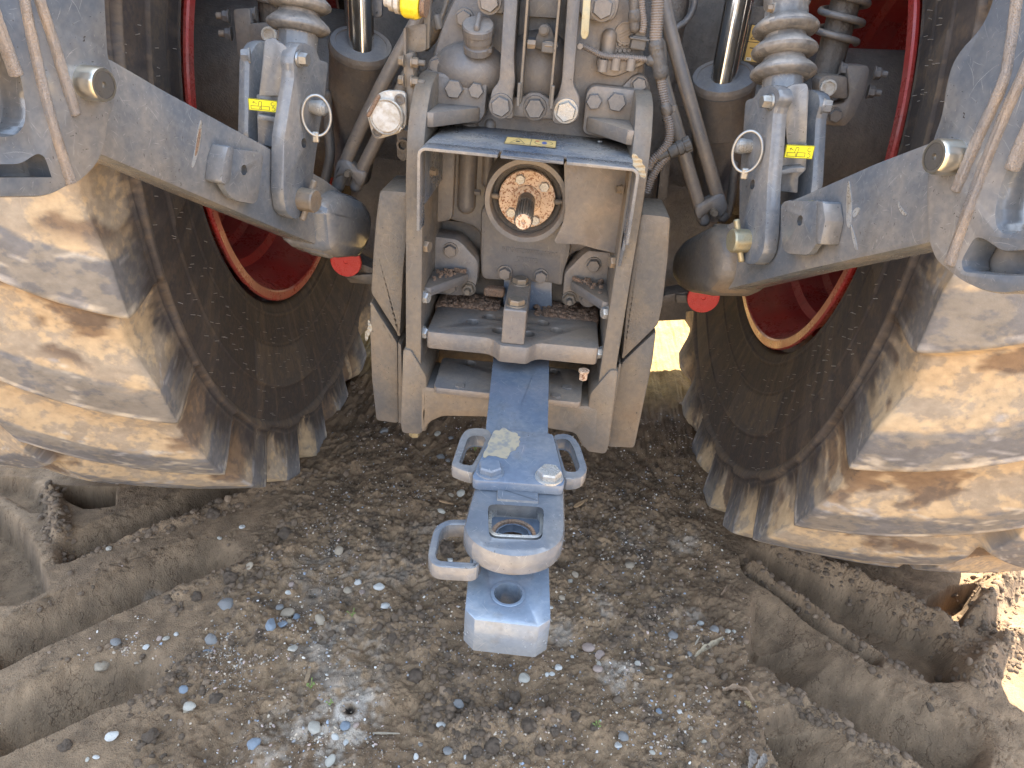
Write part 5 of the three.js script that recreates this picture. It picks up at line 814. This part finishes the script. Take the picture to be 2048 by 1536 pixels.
// bigger clods one can point at
const clodM = new THREE.MeshStandardMaterial({ color: new THREE.Color(.215, .155, .108), map: rep(stoneT, .03), roughness: 1, bumpMap: rep(bumpCast, .05), bumpScale: .003 });
const clodGeos = [0, 1, 2].map(i => { const g = new THREE.IcosahedronGeometry(1, 5), P = g.attributes.position; for (let k = 0; k < P.count; k++) { const v = V().fromBufferAttribute(P, k).normalize(), r = .75 + (f3(v.x * 1.7 + i * 9, v.y * 1.7, v.z * 1.7, 5) - .5) * 1.1 + (f3(v.x * 7 + i, v.y * 7, v.z * 7, 3) - .5) * .22; P.setXYZ(k, v.x * r, v.y * r * .8, v.z * r); } g.deleteAttribute('uv'); g.deleteAttribute('normal'); const q = mergeVertices(g, 1e-4); q.computeVertexNormals(); return boxUV(q); });
const clods = [
  [895, 1098, 30, 'brown clod of soil seen through the lower handle'], [830, 1350, 30, 'brown clod left below the drawbar end'], [1058, 1447, 32, 'blocky brown clod in the middle of the mound at the lower edge'], [1150, 1429, 22, 'brown clod with a flat top, right of the mound'], [985, 1490, 30, 'broad clod in the front of the mound'], [1080, 1500, 24, 'round clod at the right foot of the mound'], [955, 1500, 24, 'clod on the left foot of the mound'], [1110, 1455, 20, 'small clod right of the blocky one on the mound'], [1030, 1395, 24, 'clod behind the mound under the cream half-round stone'], [1000, 1412, 18, 'small clod at the back of the mound'],
  [425, 1020, 26, 'dark clod on the lip of the uppermost left furrow'], [460, 1150, 28, 'split orange-brown clod at the tip of the middle furrow'], [390, 1180, 22, 'brown clod on the crest above the half buried grey stone'], [570, 1065, 26, 'crumbly clod beyond the left furrows'], [1190, 1450, 18, 'small brown clod right of the mound'], [700, 1260, 18, 'dark clod at the edge of the bare smear'], [785, 1275, 20, 'clod on the rim of the bare smear left of the drawbar'], [130, 1490, 26, 'clod on the lower left crest'], [300, 1470, 30, 'broad clod near the white angular stone at the lower left'], [430, 1390, 26, 'dark clod right of the cream pear-shaped pebble'],
];
clods.forEach(([x, y, d, label], i) => { const q0 = G(x, y), q = at(x, y, 'y', soilY(q0.x, q0.z) + .006), r = d / FOCAL * q.clone().sub(CAM).dot(AF) * .62; const m = shade(new THREE.Mesh(clodGeos[i % 3], clodM)); m.name = numbered('soil_clod'); m.scale.setScalar(r); m.position.set(q.x, soilY(q.x, q.z) + r * .15, q.z); m.rotation.set(.3 * Math.sin(i * 2), i * 1.9, .3 * Math.cos(i * 3)); tag(m, label, 'clod', 'clods of soil'); scene.add(m); });
// ---- dry leaves, splinters, sprouts
function leaf(name, pts, width, curl, color, label, cat, lift = .008, on) {   // pts: pixels from stem to tip
  const P0 = pts.map(([x, y]) => { if (on) return hit(x, y, on); const g = G(x, y); return at(x, y, 'y', soilY(g.x, g.z) + lift); }); const c = new THREE.CatmullRomCurve3(P0), n = 28, mcols = 6, pos = [], idx = [], top = [], up = on ? on.n : V(0, 1, 0);
  for (let side = 0; side < 2; side++) for (let i = 0; i <= n; i++) { const t = i / n, p = c.getPointAt(t), d = c.getTangentAt(t), b = d.clone().cross(up).normalize(), w = width * Math.pow(Math.sin(Math.PI * Math.min(1, t * .96 + .03)), .7) * (1 + .15 * Math.sin(t * 23)); for (let j = 0; j <= mcols; j++) { const a = (j / mcols - .5) * 2, q = p.clone().addScaledVector(b, a * w * (1 - .25 * Math.abs(curl) * a * a)).addScaledVector(up, Math.abs(a) * Math.abs(a) * w * curl + .0012 * Math.sin(t * 31 + a * 3) - (side ? .0007 : 0)); pos.push(q.x, q.y, q.z); } }
  const S = (n + 1) * (mcols + 1); for (let s = 0; s < 2; s++) for (let i = 0; i < n; i++) for (let j = 0; j < mcols; j++) { const a = s * S + i * (mcols + 1) + j, b = a + mcols + 1; s ? idx.push(a, b, a + 1, b, b + 1, a + 1) : idx.push(a, a + 1, b, b, a + 1, b + 1); }
  const g = new THREE.BufferGeometry(); g.setAttribute('position', new THREE.Float32BufferAttribute(pos, 3)); g.setIndex(idx); g.computeVertexNormals();
  const m = shade(new THREE.Mesh(boxUV(g), new THREE.MeshStandardMaterial({ color: new THREE.Color(...color), map: rep(stoneT, .03), roughness: .85, bumpMap: rep(bumpCast, .02), bumpScale: .0008 }))); m.name = numbered(name); tag(m, label, cat); scene.add(m); return m;
}
leaf('dry_leaf', [[1389, 1313], [1406, 1300], [1428, 1288], [1448, 1274]], .0085, .5, [.46, .37, .25], 'long pale dry leaf right of the drawbar end', 'leaf');
leaf('dry_leaf', [[1445, 1381], [1472, 1377], [1492, 1384], [1505, 1400], [1513, 1408]], .0085, .7, [.4, .27, .17], 'curled reddish tan leaf at the edge of the right print', 'leaf', .014);
leaf('dry_leaf', [[1489, 1402], [1498, 1410], [1504, 1417]], .007, .4, [.42, .3, .14], 'small yellow-brown leaf under the curled one', 'leaf');
leaf('dry_leaf', [[1498, 1538], [1505, 1518], [1502, 1498]], .011, .9, [.34, .29, .25], 'withered grey leaf cut by the lower edge, upright of two', 'leaf', .016);
leaf('dry_leaf', [[1512, 1540], [1525, 1526], [1530, 1508]], .01, .9, [.4, .34, .29], 'withered pale leaf cut by the lower edge beside the grey one', 'leaf', .012);
leaf('dry_leaf', [[1442, 1190], [1450, 1182], [1455, 1170]], .005, .6, [.33, .22, .14], 'small brown leaf beside the upper right furrow', 'leaf');
leaf('dry_leaf', [[1266, 308], [1276, 328], [1284, 345], [1290, 357]], .0085, .4, [.58, .47, .32], 'shrivelled cream leaf stuck on the right frame plate', 'leaf', 0, planeAt(V(0, 0, .105), V(0, .15, 1)));
leaf('dry_leaf', [[737, 640], [741, 655], [735, 668], [733, 682]], .006, .9, [.55, .47, .36], 'curled cream leaf caught on the left sway pad', 'leaf', 0, planeAt(V(0, 0, .0), V(0, .15, 1)));
function splinter(pts, r, color, label) { const P0 = pts.map(([x, y]) => { const g = G(x, y); return at(x, y, 'y', soilY(g.x, g.z) + .006); }); const g = new THREE.BoxGeometry(1, 1, 1, 8, 2, 2), L = P0[0].distanceTo(P0[1]), P = g.attributes.position; for (let i = 0; i < P.count; i++) { const x = P.getX(i), k = (.75 + .5 * n3(x * 7, 3, 1)) * (1 - .6 * Math.pow(Math.abs(x * 2), 5)); P.setXYZ(i, x * L, P.getY(i) * r * k, P.getZ(i) * r * 1.7 * k); } g.computeVertexNormals(); const d = P0[1].clone().sub(P0[0]).normalize(); g.applyQuaternion(new THREE.Quaternion().setFromUnitVectors(V(1, 0, 0), d)); const c = P0[0].clone().add(P0[1]).multiplyScalar(.5); g.translate(c.x, c.y, c.z); const m = shade(new THREE.Mesh(boxUV(g), new THREE.MeshStandardMaterial({ color: new THREE.Color(...color), map: rep(stoneT, .03), roughness: .8 }))); m.name = numbered('wood_splinter'); tag(m, label, 'splinter'); scene.add(m); }
splinter([[1148, 1014], [1175, 999]], .006, [.5, .32, .17], 'orange-brown splinter of wood right of the hitch');
splinter([[878, 1001], [907, 1008]], .004, [.42, .26, .14], 'thin reddish splinter left of the hitch');
splinter([[612, 1365], [620, 1336]], .005, [.4, .28, .17], 'short brown stick above the whitish ring');
splinter([[818, 1231], [846, 1243]], .005, [.26, .17, .1], 'dark twig beside the drawbar end on the left');
splinter([[745, 1466], [800, 1467]], .0022, [.4, .33, .24], 'thin straw right of the whitish ring');
splinter([[1390, 1290], [1400, 1272]], .002, [.4, .34, .26], 'thin straw above the long pale leaf');
function sprout(x, y, n, h, label) { const g0 = G(x, y), b = V(g0.x, soilY(g0.x, g0.z), g0.z), t = new THREE.Group(); t.name = numbered('seedling'); t.position.copy(b); tag(t, label, 'seedling'); scene.add(t); const m = new THREE.MeshStandardMaterial({ color: new THREE.Color(.17, .22, .055), roughness: .7 }); for (let i = 0; i < n; i++) { const a = i * 2.4 + x, d = V(Math.cos(a) * .5, 1, Math.sin(a) * .5), tip = d.clone().multiplyScalar(h * (.6 + .4 * n3(i, x, y))); const st = shade(new THREE.Mesh(pipe([V(0, -.003, 0), tip.clone().multiplyScalar(.5).add(V(0, h * .08, 0)), tip], .0007, 8, 6), m)); st.name = 'stem'; t.add(st); const lg = new THREE.SphereGeometry(1, 10, 6); lg.scale(.0035, .0008, .0018); lg.rotateY(a); lg.translate(tip.x, tip.y, tip.z); const lf = shade(new THREE.Mesh(boxUV(lg), m)); lf.name = 'leaf'; t.add(lf); } }
sprout(622, 1378, 6, .02, 'tiny green seedling above the whitish ring'); sprout(704, 1232, 4, .022, 'thin grass seedling left of the drawbar end'); sprout(950, 900, 6, .05, 'pale green sprig seen through the left handle'); sprout(1192, 1460, 4, .018, 'yellow-green seedling right of the mound of clods'); sprout(660, 1413, 4, .012, 'seedling at the left rim of the whitish ring');

renderer.render(scene, camera);
